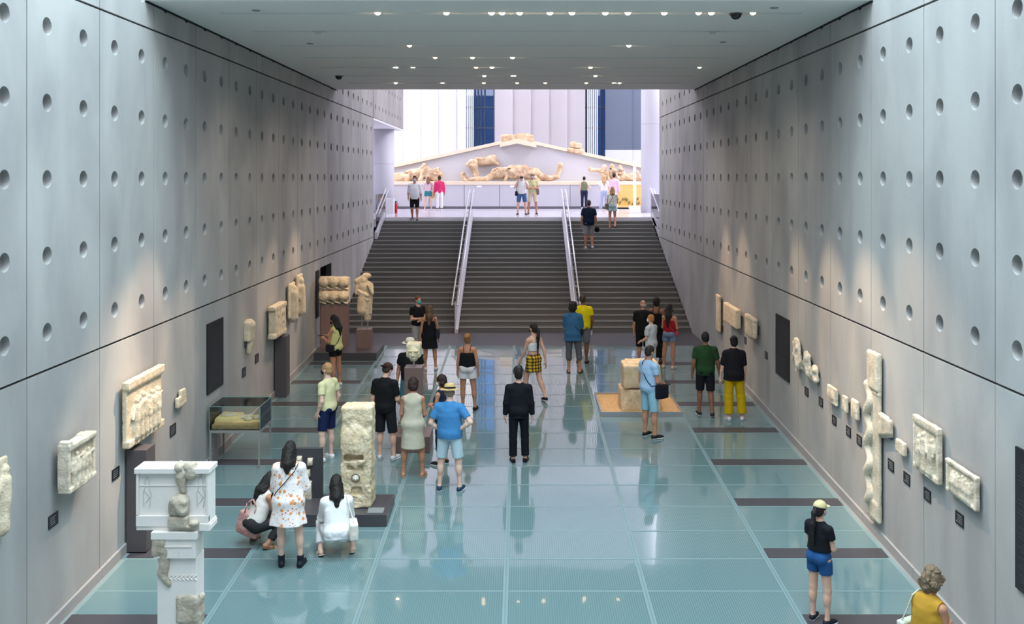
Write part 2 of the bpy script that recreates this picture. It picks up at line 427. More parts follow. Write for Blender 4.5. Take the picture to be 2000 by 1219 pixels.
# ---- glass floor
def glass_floor():
    m = bpy.data.materials.new('fritted_glass'); m.use_nodes = True; nt = m.node_tree; b = nt.nodes['Principled BSDF']
    tc = nt.nodes.new('ShaderNodeTexCoord'); sp = nt.nodes.new('ShaderNodeSeparateXYZ'); nt.links.new(tc.outputs['Object'], sp.inputs[0])
    def line(sock, fr):
        a = nt.nodes.new('ShaderNodeMath'); a.operation = 'MULTIPLY'; a.inputs[1].default_value = fr; nt.links.new(sock, a.inputs[0])
        s = nt.nodes.new('ShaderNodeMath'); s.operation = 'SINE'; nt.links.new(a.outputs[0], s.inputs[0]); return s.outputs[0]
    lx = line(sp.outputs[0], 2*PI/.03)
    mr = nt.nodes.new('ShaderNodeMapRange'); mr.inputs['From Min'].default_value = -1; mr.inputs['From Max'].default_value = 1
    nt.links.new(lx, mr.inputs['Value'])
    n = nt.nodes.new('ShaderNodeTexNoise'); n.inputs['Scale'].default_value = .55; n.inputs['Detail'].default_value = 3; nt.links.new(tc.outputs['Object'], n.inputs['Vector'])
    mx = nt.nodes.new('ShaderNodeMix'); mx.data_type = 'RGBA'
    mx.inputs['A'].default_value = lin((92, 116, 118)); mx.inputs['B'].default_value = lin((114, 138, 139))
    nt.links.new(mr.outputs[0], mx.inputs['Factor'])
    mx2 = nt.nodes.new('ShaderNodeMix'); mx2.data_type = 'RGBA'; mx2.inputs['B'].default_value = lin((96, 124, 128)); nt.links.new(mx.outputs['Result'], mx2.inputs['A'])
    mr2 = nt.nodes.new('ShaderNodeMapRange'); mr2.inputs['From Min'].default_value = .35; mr2.inputs['From Max'].default_value = .7; mr2.inputs['To Max'].default_value = .6
    nt.links.new(n.outputs['Fac'], mr2.inputs['Value']); nt.links.new(mr2.outputs[0], mx2.inputs['Factor'])
    nt.links.new(mx2.outputs['Result'], b.inputs['Base Color'])
    b.inputs['Roughness'].default_value = .09; b.inputs['IOR'].default_value = 1.5; b.inputs['Specular IOR Level'].default_value = .5
    b.inputs['Coat Weight'].default_value = .6; b.inputs['Coat Roughness'].default_value = .015
    nb = nt.nodes.new('ShaderNodeTexNoise'); nb.inputs['Scale'].default_value = 1.1; nb.inputs['Detail'].default_value = 1; nt.links.new(tc.outputs['Object'], nb.inputs['Vector'])
    bp = nt.nodes.new('ShaderNodeBump'); bp.inputs['Strength'].default_value = .22; bp.inputs['Distance'].default_value = .02
    nt.links.new(nb.outputs['Fac'], bp.inputs['Height']); nt.links.new(bp.outputs['Normal'], b.inputs['Coat Normal'])
    return m
M_FLOOR = glass_floor()
COLS = [-5.5, -3.8, -2.0, -.2, 1.6, 3.4, 5.12]
ROW0 = 11.87-.912*14; RP = .912
YF1 = 25.96
m = MB(); j = 0
y = ROW0
while y < YF1:
    y1 = min(y+RP, YF1)
    for c0, c1 in zip(COLS[:-1], COLS[1:]):
        dz = random.uniform(-.0015, .0015); dz2 = random.uniform(-.0015, .0015)
        a, b_, g = c0+.012, c1-.012, .008
        m.quad((a, y+g, SL*(y+g)+dz), (b_, y+g, SL*(y+g)+dz2), (b_, y1-g, SL*(y1-g)+dz2), (a, y1-g, SL*(y1-g)+dz))
    y = y1
floor = struct(m.build('floor', M_FLOOR))
struct(MB().hexa([(WL, -4, -.36), (WR, -4, -.36), (WR, YF1, SL*YF1-.2), (WL, YF1, SL*YF1-.2), (WL, -4, SL*-4-.012), (WR, -4, SL*-4-.012), (WR, YF1, SL*YF1-.012), (WL, YF1, SL*YF1-.012)]).build('floor_base', M_JOINT))
# joint lines: silicone seams along and across the hall
M_SEAM = mat('pale_glass_joint', (120, 142, 144), .3, .5); M_SEAMD = mat('steel_joint', (120, 146, 150), .35, .5, .3)
def ramp_strip(m, x0, x1, ya, yb, h, mi=0, base=-.011):
    m.hexa([(x0, ya, SL*ya+base), (x1, ya, SL*ya+base), (x1, yb, SL*yb+base), (x0, yb, SL*yb+base), (x0, ya, SL*ya+h), (x1, ya, SL*ya+h), (x1, yb, SL*yb+h), (x0, yb, SL*yb+h)], mi)
m = MB()
for c in COLS[1:-1]:
    ramp_strip(m, c-.034, c-.008, -4, YF1, .003, 0); ramp_strip(m, c+.008, c+.034, -4, YF1, .003, 0); ramp_strip(m, c-.008, c+.008, -4, YF1, .001, 1)
for c in (COLS[0], COLS[-1]): ramp_strip(m, c-.03, c+.03, -4, YF1, .003, 0)
struct(m.build('trim_4', [M_SEAM, M_SEAMD]))
m = MB(); y = ROW0
while y < YF1:
    ramp_strip(m, COLS[0], COLS[-1], y-.016, y+.016, .0025); y += RP
struct(m.build('trim_5', M_SEAM))
# granite bands across the outermost bays
m = MB(); k = -9
while True:
    y = 12.79+1.824*k; k += 1
    if y > 25.5: break
    for a, b_ in ((COLS[0], COLS[1]-.04), (COLS[5]+.04, COLS[6])): ramp_strip(m, a, b_, y+.02, y+.32, .004)
struct(m.build('trim_6', M_GRAN))
# base trim along the walls
for nm, x0, x1 in (('baseboard_left', WL, WL+.035), ('baseboard_right', WR-.035, WR)):
    m = MB(); y = -4.0
    while y < YF1-.1:
        y1 = min(y+1.8, YF1); ramp_strip(m, x0, x1, y+.004, y1-.004, .14); y = y1
    struct(m.build(nm, mat('base_concrete', (150, 148, 148), .7)))
for nm, x0, x1 in (('floor_edge_left', WL, COLS[0]), ('floor_edge_right', COLS[-1], WR)):
    m = MB(); ramp_strip(m, x0, x1, -4, YF1, .002); struct(m.build(nm, mat('edge_stone', (136, 134, 136), .6)))
# back wall behind the viewer, with its own pale concrete
struct(MB().box(WL-.6, WR+.6, -6.0, -5.8, -.6, 12.6).build('wall_back', mat('rear_wall', (170, 172, 176), .8)))
# ---- landing and stairs
LZ = 1.067
struct(MB().box(WL, WR, YF1, 28.5, .2, LZ).build('floor_landing', M_GRAN))
NS = 23; SR = (UZ-LZ)/24; YT = 36.9; YB = 28.3; ST = (YT-YB)/NS
def steps_mat():
    m = bpy.data.materials.new('dark_stair_stone'); m.use_nodes = True; nt = m.node_tree; b = nt.nodes['Principled BSDF']
    b.inputs['Base Color'].default_value = lin((104, 103, 101)); b.inputs['Roughness'].default_value = .32; b.inputs['Specular IOR Level'].default_value = .5
    return m
M_STEP = steps_mat(); M_NOSE = mat('stair_nosing', (146, 145, 142), .35, .5, .2)
m = MB()
SXL, SXR = -5.55, 5.19
for i in range(24):
    y0 = YB+ST*i; z = LZ+SR*(i+1)
    if i == 23: break
    x0, x1 = (SXL, SXR)
    m.box(x0, x1, y0+.012, YT, z-SR, z-.02)
    m.box(x0, x1, y0, y0+ST+.012, z-.02, z)
    m.box(x0, x1, y0-.002, y0+.045, z-.019, z+.002, 1)
st = m.build('staircase', [M_STEP, M_NOSE]); tag(st, 'broad dark grey staircase climbing to the bright upper gallery', 'staircase')
# ---- upper floor
M_UP = mat('polished_white_marble', (214, 212, 222), .12, .5, 0, .05, 3)
struct(MB().box(-14, 14, YT, 53, UZ-.3, UZ).build('floor_upper', M_UP))
struct(MB().box(-14, WL-.0, WE+.1, YT, UZ-.3, UZ).box(WR, 14, WE+.1, YT, UZ-.3, UZ).build('floor_upper_side', M_UP))
m = MB()     # dark cheek panels between the stair edge and the wall ends
for x0, x1 in ((-6.2, -5.56), (5.2, 5.82)): m.hexa([(x0, WE+.1, 1), (x1, WE+.1, 1), (x1, YT, 1), (x0, YT, 1), (x0, WE+.1, 3.3), (x1, WE+.1, 3.3), (x1, YT, UZ-.31), (x0, YT, UZ-.31)])
struct(m.build('trim_7', M_GRAN))
# outer shell of the upper hall
M_FAR = mat('far_white_wall', (214, 214, 222), .8)
struct(MB().box(-14, -13.8, 28, 58, 0, 17).build('wall_far_left', M_FAR)); struct(MB().box(13.8, 14, 28, 58, 0, 17).build('wall_far_right', M_FAR))
m = MB(); m.box(-14, WL-.6, 27.7, 27.9, 0, 17); m.box(WR+.6, 14, 27.7, 27.9, 0, 17); m.box(-14, 14, 27.7, 27.9, 12.6, 17); struct(m.build('wall_near_side', M_FAR))
struct(MB().box(-14, 14, 27.7, 58, 17, 17.2).build('ceiling_atrium', M_FAR))
m = MB(); m.box(WL-.6, WR+.6, -6, -2.6, 12.6, 16.0); m.box(WL-.6, WL-.4, -6, 13.7, 12.6, 16.0); m.box(WR+.4, WR+.6, -6, 13.7, 12.6, 16); m.box(WL-.6, WR+.6, 13.7, 13.9, 12.6, 16); struct(m.build('wall_skylight_well', M_FAR))

# ---- far window wall: tall frames, blue glass and pleated blinds
def blind(name, x0, x1, y, z0, z1, pitch, col, tr, label, amp=.13):
    m = bpy.data.materials.new(name+'_cloth'); m.use_nodes = True; nt = m.node_tree; nt.nodes.clear()
    out = nt.nodes.new('ShaderNodeOutputMaterial'); mix = nt.nodes.new('ShaderNodeMixShader'); d = nt.nodes.new('ShaderNodeBsdfDiffuse'); t = nt.nodes.new('ShaderNodeBsdfTranslucent')
    d.inputs[0].default_value = lin(col); t.inputs[0].default_value = lin(col); mix.inputs[0].default_value = tr
    nt.links.new(d.outputs[0], mix.inputs[1]); nt.links.new(t.outputs[0], mix.inputs[2]); nt.links.new(mix.outputs[0], out.inputs[0])
    k = MB(); x = x0
    while x < x1-.02:
        xe = min(x+pitch, x1); n = 8
        for i in range(n):
            a = x+(xe-x)*i/n; b_ = x+(xe-x)*(i+1)/n
            ya = y-amp*(i/n); yb = y-amp*((i+1)/n)
            k.quad((a, ya, z0), (b_, yb, z0), (b_, yb, z1), (a, ya, z1))
        k.quad((xe, y-amp, z0), (xe, y, z0), (xe, y, z1), (xe, y-amp, z1)); x = xe
    o = k.build(name, m); tag(o, label, 'blind'); return o
YW = 52.0
blind('pleated_blind', X_(752, YW), X_(908, YW), YW, 5.2, 15, 1.0, (236, 233, 238), .55, 'leftmost tall pleated blind, brightest white with daylight behind it')
blind('pleated_blind', X_(966, YW), X_(1143, YW), YW, 5.2, 15, 1.02, (218, 212, 218), .5, 'middle tall pleated blind, lilac grey, above the pediment peak')
blind('pleated_blind', X_(1182, YW), X_(1262, YW), YW, 7.35, 15, 1.5, (112, 122, 140), .35, 'rightmost tall blind, dark slate blue, beside the right column', .08)
blind('pleated_blind', X_(1182, YW), X_(1262, YW), YW, 5.2, 7.33, 1.5, (226, 228, 236), .4, 'short pale blind below the dark slate one, far right', .08)
M_SLAT = mat('white_slat', (236, 236, 242), .5)
for xa, n in ((909, 5), (1147, 6)):
    for i in range(n):
        x = X_(xa+i*3.6, YW)
        o = MB().box(x, x+.045, YW-.25, YW+.05, 5.2, 15).build('window_slat', M_SLAT)
        tag(o, 'thin white upright slat in the window beside the %s' % ('leftmost white blind' if xa < 1000 else 'middle lilac blind, right side'), 'window slat', 'upright slats %s' % ('left of the peak' if xa < 1000 else 'right of the peak'))
m = MB()
for x in (735, 928, 934, 940, 947, 965, 1145, 1166, 1177, 1262, 1300): xx = X_(x, YW+.6); m.box(xx-.04, xx+.04, YW+.5, YW+.75, 4.2, 15.2)
for z in (Z_(250, YW+.5), Z_(210, YW+.5), Z_(175, YW+.5)+.8): m.box(-13.8, 13.8, YW+.46, YW+.6, z-.05, z+.05)
struct(m.build('window_1', mat('window_frame_dark', (48, 66, 92), .5)))
m = MB()
for a, b in ((925, 965), (1160, 1182)): m.box(X_(a, YW+.8), X_(b, YW+.8), YW+.8, YW+.84, 4.2, 15.2)
m.build('blue_pane', glass_mat('blue_glass', (140, 176, 220)), bpy.data.objects['window_1'])
m = MB()
for a, b in ((-13.8, X_(925, YW+.8)), (X_(965, YW+.8), X_(1160, YW+.8)), (X_(1182, YW+.8), 13.8)): m.box(a, b, YW+.8, YW+.84, 4.2, 15.2)
m.build('clear_pane', glass_mat('window_glass', (250, 250, 250)), bpy.data.objects['window_1'])
struct(MB().box(-13.8, 13.8, YW-.3, YW+1.0, UZ, 5.2).build('wall_back_far', M_FAR))
struct(MB().box(-13.8, 13.8, YW-.3, YW+1.0, 15.0, 17).build('wall_back_far_upper', M_FAR))
# round columns of the upper hall
M_COLM = mat('pale_column', (206, 206, 216), .5, .3)
for x, top, lab in ((-6.25, 8.0, 'round grey column under the white soffit at the left of the upper hall'), (5.92, 16.9, 'tall round pale column at the right of the upper hall')):
    e = empty('round_column', (x, 41.9, UZ)); tag(e, lab, 'column')
    MB().lathe([(0, 0), (.47, 0), (.47, top-UZ), (0, top-UZ)], seg=48).build('shaft', M_COLM, e, smooth=False)
    for p in e.children[0].data.polygons: p.use_smooth = abs(p.normal.z) < .5
    MB().lathe([(.474, 0), (.474, .012), (.47, .012)], (0, 0, 4.0 if top > 9 else 2.2), seg=48).build('joint_ring', mat('ring_grey', (160, 160, 170)), e)

# ---- stair railings
def rail(xa, xb, pl, plank_side, label, both=True):
    e = empty('stair_railing', (0, 0, 0)); tag(e, label, 'railing', 'stair railings')
    def sz(y): return LZ+(UZ-LZ)*(y-YB)/(YT-YB)
    H = .98; ya, yb = 27.95, 37.7
    for x in ((xa, xb) if both else (xa,)):
        MB().tube((x, ya, sz(YB)+H-.12), (x, YT, UZ+H), .026).tube((x, YT, UZ+H), (x, yb, UZ+H+.12), .026).build('handrail', M_RAIL, e, smooth=True)
    MB().hexa([(pl-.05, YB-.25, LZ), (pl+.05, YB-.25, LZ), (pl+.05, YT, UZ+.06), (pl-.05, YT, UZ+.06), (pl-.05, YB-.25, LZ+.12), (pl+.05, YB-.25, LZ+.12), (pl+.05, YT, UZ+.3), (pl-.05, YT, UZ+.3)]).build('base_channel', M_RAIL, e)
    n = 8
    if both:
        for i in range(n+1):
            y = ya+.25+(yb-.3-ya-.25)*i/n; z = sz(min(y, YT))+H-.05+(.02 if y > YT else 0)
            MB().box(xa, xb, y-.012, y+.012, z-.04, z-.015).build('bracket', M_RAIL, e)
    xm = (xa+xb)/2 if both else pl
    MB().tube((xm, YB-.22, LZ+.001), (xm, YB-.22, LZ+H-.02), .018).build('post', M_RAIL, e)
    g = MB().hexa([(xm-.006, YB-.1, LZ+.15), (xm+.006, YB-.1, LZ+.15), (xm+.006, yb-.1, UZ+.2), (xm-.006, yb-.1, UZ+.2), (xm-.006, YB-.1, LZ+H-.08), (xm+.006, YB-.1, LZ+H-.08), (xm+.006, yb-.1, UZ+H+.0), (xm-.006, yb-.1, UZ+H+.0)]).build('glass_panel', glass_mat('rail_glass', (244, 248, 250)), e)
    return e
rail(-2.1, -1.93, -1.97, 1, 'steel double stair railing, left of the two in the middle of the stairs')
rail(1.80, 1.64, 1.66, -1, 'steel double stair railing, right of the two in the middle of the stairs')
for x, nm in ((-5.5, 'left'), (5.27, 'right')):
    e = empty('stair_railing', (0, 0, 0)); tag(e, 'single steel side railing at the %s edge of the stair top' % nm, 'railing', 'side railings')
    def sz(y): return LZ+(UZ-LZ)*(y-YB)/(YT-YB)
    MB().hexa([(x-.05, WE+.12, sz(WE)+.05), (x+.05, WE+.12, sz(WE)+.05), (x+.05, YT, UZ), (x-.05, YT, UZ), (x-.05, WE+.12, sz(WE)+.3), (x+.05, WE+.12, sz(WE)+.3), (x+.05, YT, UZ+.2), (x-.05, YT, UZ+.2)]).build('base_channel', M_RAIL, e)
    MB().tube((x, WE+.12, sz(WE)+1.0), (x, YT+.6, UZ+1.15), .026).tube((x+.12, WE+.12, sz(WE)+1.0), (x+.12, YT+.6, UZ+1.15), .02).build('handrail', M_RAIL, e)
    MB().tube((x, YT+.5, UZ), (x, YT+.5, UZ+1.1), .018).build('post', M_RAIL, e)
    MB().box(x-.006, x+.006, WE+.2, YT+.5, sz(WE)+.3, UZ+.95).build('glass_panel', MATS['rail_glass'], e)

# ---- doorway recess in the left wall
m = MB(); m.box(WL-1.8, WL-.6, DOOR[0]-.1, DOOR[0], .9, 3.4); m.box(WL-1.8, WL-.6, DOOR[1], DOOR[1]+.1, .9, 3.4); m.box(WL-1.9, WL-1.8, DOOR[0]-.1, DOOR[1]+.1, .9, 3.4); m.box(WL-1.8, WL-.14, DOOR[0], DOOR[1], .95, 1.05); m.box(WL-1.8, WL-.6, DOOR[0], DOOR[1], 3.3, 3.4)
struct(m.build('door_1', mat('doorway_dark', (52, 54, 60), .6)))
struct(MB().box(WL-.12, WL+.01, DOOR[0]-.06, DOOR[0], 1.06, 3.3).box(WL-.12, WL+.01, DOOR[1], DOOR[1]+.06, 1.06, 3.3).build('trim_8', M_DSTEEL))

# ---- spotlights in the ceiling slots
M_LENS = mat('lit_lens', (255, 236, 205), .4, emit=(255, 226, 186), estr=28)
M_LENSD = mat('lit_lens_dim', (255, 226, 180), .4, emit=(255, 214, 160), estr=7)
M_LAMPB = mat('white_lamp_body', (200, 198, 194), .5)
def lamp(i, px, lit=2, aim=None, where=''):
    Y = SLOTS[i]+.085; x = X_(px, Y)
    e = empty('spotlight', (x, Y, CB+.10)); tag(e, 'ceiling spotlight, '+where, 'spotlight', 'ceiling spotlights')
    d = Vector(aim)-Vector((x, Y, CB)) if aim else Vector((0, -.75, -.66)); d.normalize()
    c = Vector((0, 0, -.06))
    MB().tube(c-d*.08, c+d*.035, .035, .054, seg=16).build('housing', M_LAMPB, e, smooth=False)
    MB().tube((0, 0, .055), c-d*.04, .012).build('stem', M_LAMPB, e)
    if lit: MB().tube(c+d*.036, c+d*.042, .050, seg=16).build('lens', M_LENS if lit == 2 else M_LENSD, e)
    return e
ORD = ['first', 'second', 'third', 'fourth', 'fifth', 'sixth', 'seventh']
rows = {0: [(738, 2), (872, 2), (960, 2), (981, 2), (1015, 2), (1074, 2), (1117, 2), (1182, 2), (1226, 2), (1297, 2), (1364, 1), (1389, 2), (1470, 1)],
        2: [(800, 1), (1228, 2)], 3: [(850, 1), (923, 2), (1001, 2)], 4: [(930, 1), (961, 2), (1153, 2), (1366, 1)], 5: [(946, 2), (1163, 2)],
        6: [(773, 2), (945, 1), (1010, 1), (1065, 1), (1145, 1), (1210, 1)]}
for i, L in rows.items():
    for k, (px, lit) in enumerate(L):
        pos = ORD[k] if k < 7 else ['eighth', 'ninth', 'tenth', 'eleventh', 'twelfth', 'thirteenth'][k-7]
        lamp(i, px, lit, None, '%s from left in the %s slot from front' % (pos, ORD[i]))
for i, px, lab in ((0, 1437, 'black security dome camera at the right of the front ceiling slot'), (5, 662, 'black security dome camera at the far left of the ceiling')):
    Y = SLOTS[i]+.08; e = empty('dome_camera', (X_(px, Y), Y, CB)); tag(e, lab, 'camera')
    MB().lathe([(0, -.10), (.04, -.092), (.075, -.065), (.09, -.02), (.09, 0)], seg=24).build('dome', mat('black_dome', (14, 16, 18), .1, .6), e, smooth=True)
    MB().lathe([(.105, -.02), (.105, 0), (.09, 0), (.09, -.02), (.105, -.02)], seg=24).build('housing', mat('dome_ring', (60, 64, 66), .5), e)
for i, px, lab in ((1, 622, 'left'), (1, 1392, 'right')):
    Y = SLOTS[i]+.08; o = MB().lathe([(0, -.045), (.05, -.04), (.06, -.005), (.06, 0)], (X_(px, Y), Y, CB+.0)).build('smoke_detector', M_LAMPB); tag(o, 'small white smoke detector, the %s one of two in the second ceiling slot' % lab, 'smoke detector')
    MB().box(X_(px, Y)-.12, X_(px, Y)+.12, Y-.06, Y+.06, CB-.004, CB+.004).build('plate', M_LAMPB, o)
for px, py, lab in ((500, 20, 'front left'), (1512, 15, 'front right'), (606, 85, 'third bay left'), (1412, 82, 'third bay right')):
    Y = (CB-CZ)*F/(HY-py); o = MB().lathe([(0, -.012), (.06, -.012), (.07, 0)], (X_(px, Y), Y, CB)).build('ceiling_disc', mat('disc_grey', (140, 142, 142))); tag(o, 'small flat grey disc on the ceiling, %s' % lab, 'ceiling disc')
# real light of those lamps, aimed at the exhibits (warm) and the stairs
for (lx, ly, tx, ty, tz, pw, dg) in (
    (-4.0, 14.8, -5.5, 13.4, 2.4, 260, 34), (-3.6, 16.7, -5.5, 14.8, 2.3, 160, 26), (-4.2, 20.4, -5.5, 18.9, 2.6, 330, 26),
    (-4.2, 22.2, -5.5, 20.3, 2.6, 360, 26), (-3.9, 24.0, -5.4, 22.4, 2.9, 420, 28), (-3.0, 22.2, -5.1, 24.9, 2.7, 330, 26), (-2.6, 22.2, -4.2, 24.9, 2.4, 330, 22),
    (3.9, 24.0, 5.1, 23.4, 3.0, 380, 26), (3.9, 22.2, 5.1, 21.6, 3.0, 420, 26), (3.8, 18.4, 5.2, 17.0, 2.8, 340, 28), (3.9, 16.6, 5.2, 15.2, 2.7, 340, 28),
    (3.8, 14.8, 5.2, 13.6, 2.6, 300, 30), (2.6, 22.2, 2.5, 20.1, 1.3, 450, 26), (-2.0, 16.6, -2.03, 17.5, 2.3, 34, 14), (-2.2, 14.8, -2.5, 14.2, 1.6, 120, 22),
    (-.2, 24.0, -.2, 29.5, 1.5, 110, 60), (-2.2, 25.8, -3.4, 30, 2, 60, 60), (2.6, 25.8, 3.0, 30, 2, 60, 60),
    (-3.6, 14.8, -5.5, 12.3, 2.2, 200, 30), (3.8, 14.8, 5.2, 11.2, 2.4, 220, 34)):
    spot((lx*(.7 if abs(lx) > 3.4 else 1), ly, CB+.05), (tx, ty, tz), pw*(7.5 if ly < 19 and abs(lx) > 3 else 3.4), dg if dg > 40 or dg < 23 else dg*.80)
for ly in (16.6, 20.3, 24.0):  # broad neutral fill spots added just below the ceiling to lift the mid hall
    for lx in (-3.2, -.2, 2.8): spot((lx, ly+.05, CB-.03), (lx*1.3, ly+1.5, 0), 250, 125, (1, .86, .72), 1, .08)
# ================================================================== EXHIBITS
def yL(px, X=WL): return F*X/(px-VX)
def wallthing(name, side, near, front, far, ytop, ybot, builder, label, cat, m=M_STONE, h=.022, standoff=.06, noise=(.005, 11), kids=None, group=None):
    """near/front/far: px of the near wall-side edge, the near front edge and the far front edge; ytop/ybot at the near front edge"""
    X = WL if side > 0 else WR
    Yn = F*X/(near-VX); Xf = X_(front, Yn); tot = max(abs(Xf-X), .085); Xf = X+side*tot; Yf = F*Xf/(far-VX); standoff = min(standoff, tot*.35); d = tot-standoff
    W = max(Yf-Yn, .16); z1 = Z_(ytop, Yn); z0 = Z_(ybot, Yn); H = z1-z0
    prims, clips = builder(W, d, H)
    loc = (X+side*standoff, (Yn+Yf)/2, z0)
    V, Q = field_mesh(prims, h, noise+((hash(label) % 97)*.37 if False else len(label)*.37,), clips)
    o = np_obj(name, V, Q, m); o.location = loc; o.rotation_euler = (0, 0, side*PI/2)
    tag(o, label, cat, group)
    MB().box(-W*.3, W*.3, -.01, standoff, H*.25, H*.6).build('wall_bracket', M_DSTEEL, o)
    return o, W, d, H
# local frame of a wall piece: x along the wall, -y out of the wall (0 = back), z up from its foot
def figure(x, z, h, y, tilt=0, arm=0):
    """a small draped relief figure, h tall, standing at x,z on the plane y"""
    s = h; T = tilt
    return [cone((x, y, z+.02*s), (x+T*.4*s, y, z+.50*s), .13*s, .11*s, .02), cone((x+T*.4*s, y-.01, z+.45*s), (x+T*.7*s, y, z+.76*s), .11*s, .12*s, .03),
            ell((x+T*.9*s, y-.02*s, z+.92*s), (.075*s, .07*s, .09*s), .015), cone((x+T*.7*s-.11*s, y, z+.76*s), (x-.17*s, y-.03*s, z+.50*s), .045*s, .04*s, .015),
            cone((x+T*.7*s+.11*s, y, z+.76*s), (x+.16*s+arm*.1*s, y-.05*s, z+(.52+arm*.3)*s), .045*s, .04*s, .015),
            cone((x-.05*s, y-.07*s, z+.04*s), (x+.02*s, y-.06*s, z+.5*s), .04*s, .03*s, .02), cone((x+.07*s, y-.06*s, z+.04*s), (x+.05*s, y-.06*s, z+.45*s), .035*s, .03*s, .02)]
def slab_plain(W, d, H): return [box((0, -d/2, H/2), (W/2, d/2, H/2), .015)], None
def slab_frag(seed, lobes=3):
    def f(W, d, H):
        r = random.Random(seed); P = [box((0, -d*.35, H*.5), (W*.36, d*.35, H*.4), .02)]
        for i in range(lobes): P.append(box((r.uniform(-.22, .22)*W, -d*.42, H*r.uniform(.25, .75)), (W*.26, d*.42, H*.22), .02, .03, np.array(Matrix.Rotation(r.uniform(-.5, .5), 3, 'Y'))))
        P.append(ell((0, -d*.8, H*.5), (W*.3, d*.25, H*.3), .03)); return P, None
    return f
def relief_framed(n, pil=True, gable=False, tilt=0):
    def f(W, d, H):
        P = [box((0, -d*.3, H/2), (W/2*.97, d*.3, H/2), .01)]
        P.append(box((0, -d*.5, H*.94), (W/2, d*.5, H*.06), .01)); P.append(box((0, -d*.5, H*.05), (W/2*.98, d*.5, H*.055), .01))
        P.append(box((0, -d*.46, H*.87), (W/2*.97, d*.46, H*.02), .005))
        if pil:
            for s in (-1, 1): P.append(box((s*W*.455, -d*.45, H*.5), (W*.04, d*.45, H*.42), .006))
        if gable: P += [box((-W*.43, -d*.5, H*1.03), (W*.06, d*.45, H*.05), .01, .02), box((W*.2, -d*.5, H*1.02), (W*.1, d*.4, H*.03), .01, .02)]
        r = random.Random(n*7+int(W*100))
        for i in range(n):
            x = -W*.36+W*.72*(i+.5)/n; hh = H*(.68 if i % 3 else .60)*(r.uniform(.85, 1)); P += figure(x, H*.11, hh, -d*.74, r.uniform(-.12, .12), r.choice((0, 1)))
        return P, None
    return f
LAB = 'small black label plate on the '
def label_plate(px, py, side, lab, w=.20, hgt=.13):
    X = WL if side > 0 else WR; Y = F*X/(px-VX); z = Z_(py, Y)
    o = MB().box(0, side*.012, -w/2, w/2, -hgt/2, hgt/2).build('label_plate', M_BLACK); o.location = (X, Y, z)
    tag(o, lab, 'label', 'exhibit labels')
    k = MB()
    for i in range(4): k.box(side*.012, side*.0135, -w*.38, w*random.uniform(.1, .38), hgt*(.28-.18*i)-.004, hgt*(.28-.18*i)+.004)
    k.build('lettering', mat('grey_lettering', (132, 132, 138)), o)
    return o
def text_panel(px0, px1, yt, yb, side, lab):
    X = WL if side > 0 else WR; Ya = F*X/(px0-VX); Yb = F*X/(px1-VX); Yn = min(Ya, Yb); z1 = Z_(yt, Yn); z0 = Z_(yb, Yn)
    W = abs(Yb-Ya); H = z1-z0
    o = MB().box(min(0, side*.025), max(0, side*.025), 0, W, 0, H).build('text_panel', M_BLACK); o.location = (X, min(Ya, Yb), z0); tag(o, lab, 'wall panel', 'wall text panels')
    k = MB(); z = H*.92; r = random.Random(px0)
    def rule(z, a, b, t): k.box(min(side*.025, side*.0265), max(side*.025, side*.0265), a, b, z-t, z+t)
    a0, b0 = W*.1, W*.9
    for i in range(int(H/.035)-4):
        z -= .035
        if i % 11 == 7: continue
        e = W*r.uniform(.55, .8); (rule(z, W*.1, W*.1+e, .0035) if side < 0 else rule(z, W*.9-e, W*.9, .0035))
    k.build('lettering', mat('faint_lettering', (58, 58, 64)), o)
    return o

# ---- left wall, near to far
wallthing('relief_fragment', 1, -30, -14, 19, 905, 1062, lambda W, d, H: ([box((0, -d/2, H/2), (W/2*.95, d/2, H/2), .03)]+figure(.0, H*.1, H*.8, -d*.9, .1), None), 'tan carved fragment cut off by the left frame edge', 'relief')
wallthing('votive_relief', 1, 100, 137, 190, 872, 966, relief_framed(5, True, True), 'pale carved relief with dark bracket, nearest full relief on left wall', 'relief', M_STONEG, h=.011, standoff=.07)
wallthing('votive_relief', 1, 229, 252, 322, 748, 878, relief_framed(6, False, False), 'large carved slab of standing figures on a tall dark post', 'relief', M_STONE, h=.011, standoff=.07)
wallthing('stone_fragment', 1, 337, 343, 366, 768, 800, lambda W, d, H: ([box((0, -d*.5, H*.35), (W*.46, d*.5, H*.30), .012), box((W*.12, -d*.5, H*.7), (W*.24, d*.5, H*.32), .012, .01), box((-W*.2, -d*.5, H*.1), (W*.2, d*.45, H*.12), .01, .01)], None), 'small broken inscribed stone fragment high beside the black text panel', 'fragment', M_STONE, h=.014, standoff=.05)
def legfrag(W, d, H): return [cone((0, -d*.6, H*.9), (.03, -d*.6, H*.55), .13, .1, .03), cone((.03, -d*.6, H*.55), (0, -d*.5, H*.08), .1, .055, .03), box((-.02, -d*.4, H*.72), (.13, .07, .2), .03, .03), ell((.05, -d*.9, H*.6), (.07, .05, .12), .03)], None
wallthing('stone_fragment', 1, 474, 479, 495, 632, 697, legfrag, 'tapering leg-shaped stone fragment mounted alone on the left wall', 'fragment', M_STONE, h=.018, standoff=.05)
def blockrel(W, d, H): return [box((0, -d/2, H*.5), (W*.44, d*.46, H*.42), .02), box((0, -d/2, H*.93), (W*.5, d*.5, H*.07), .02, .01), box((0, -d/2, H*.08), (W*.5, d*.5, H*.08), .03, .02)]+[ell((W*x, -d*.97, H*z), (.05, .02, .06), .02) for x, z in ((-.2, .7), (.1, .72), (-.1, .4), (.2, .45), (.25, .72))], None
wallthing('altar_block', 1, 518, 538, 561, 600, 664, blockrel, 'thick tan altar block with mouldings, upright on a tall dark post', 'block', M_STONE, h=.018, standoff=.04)
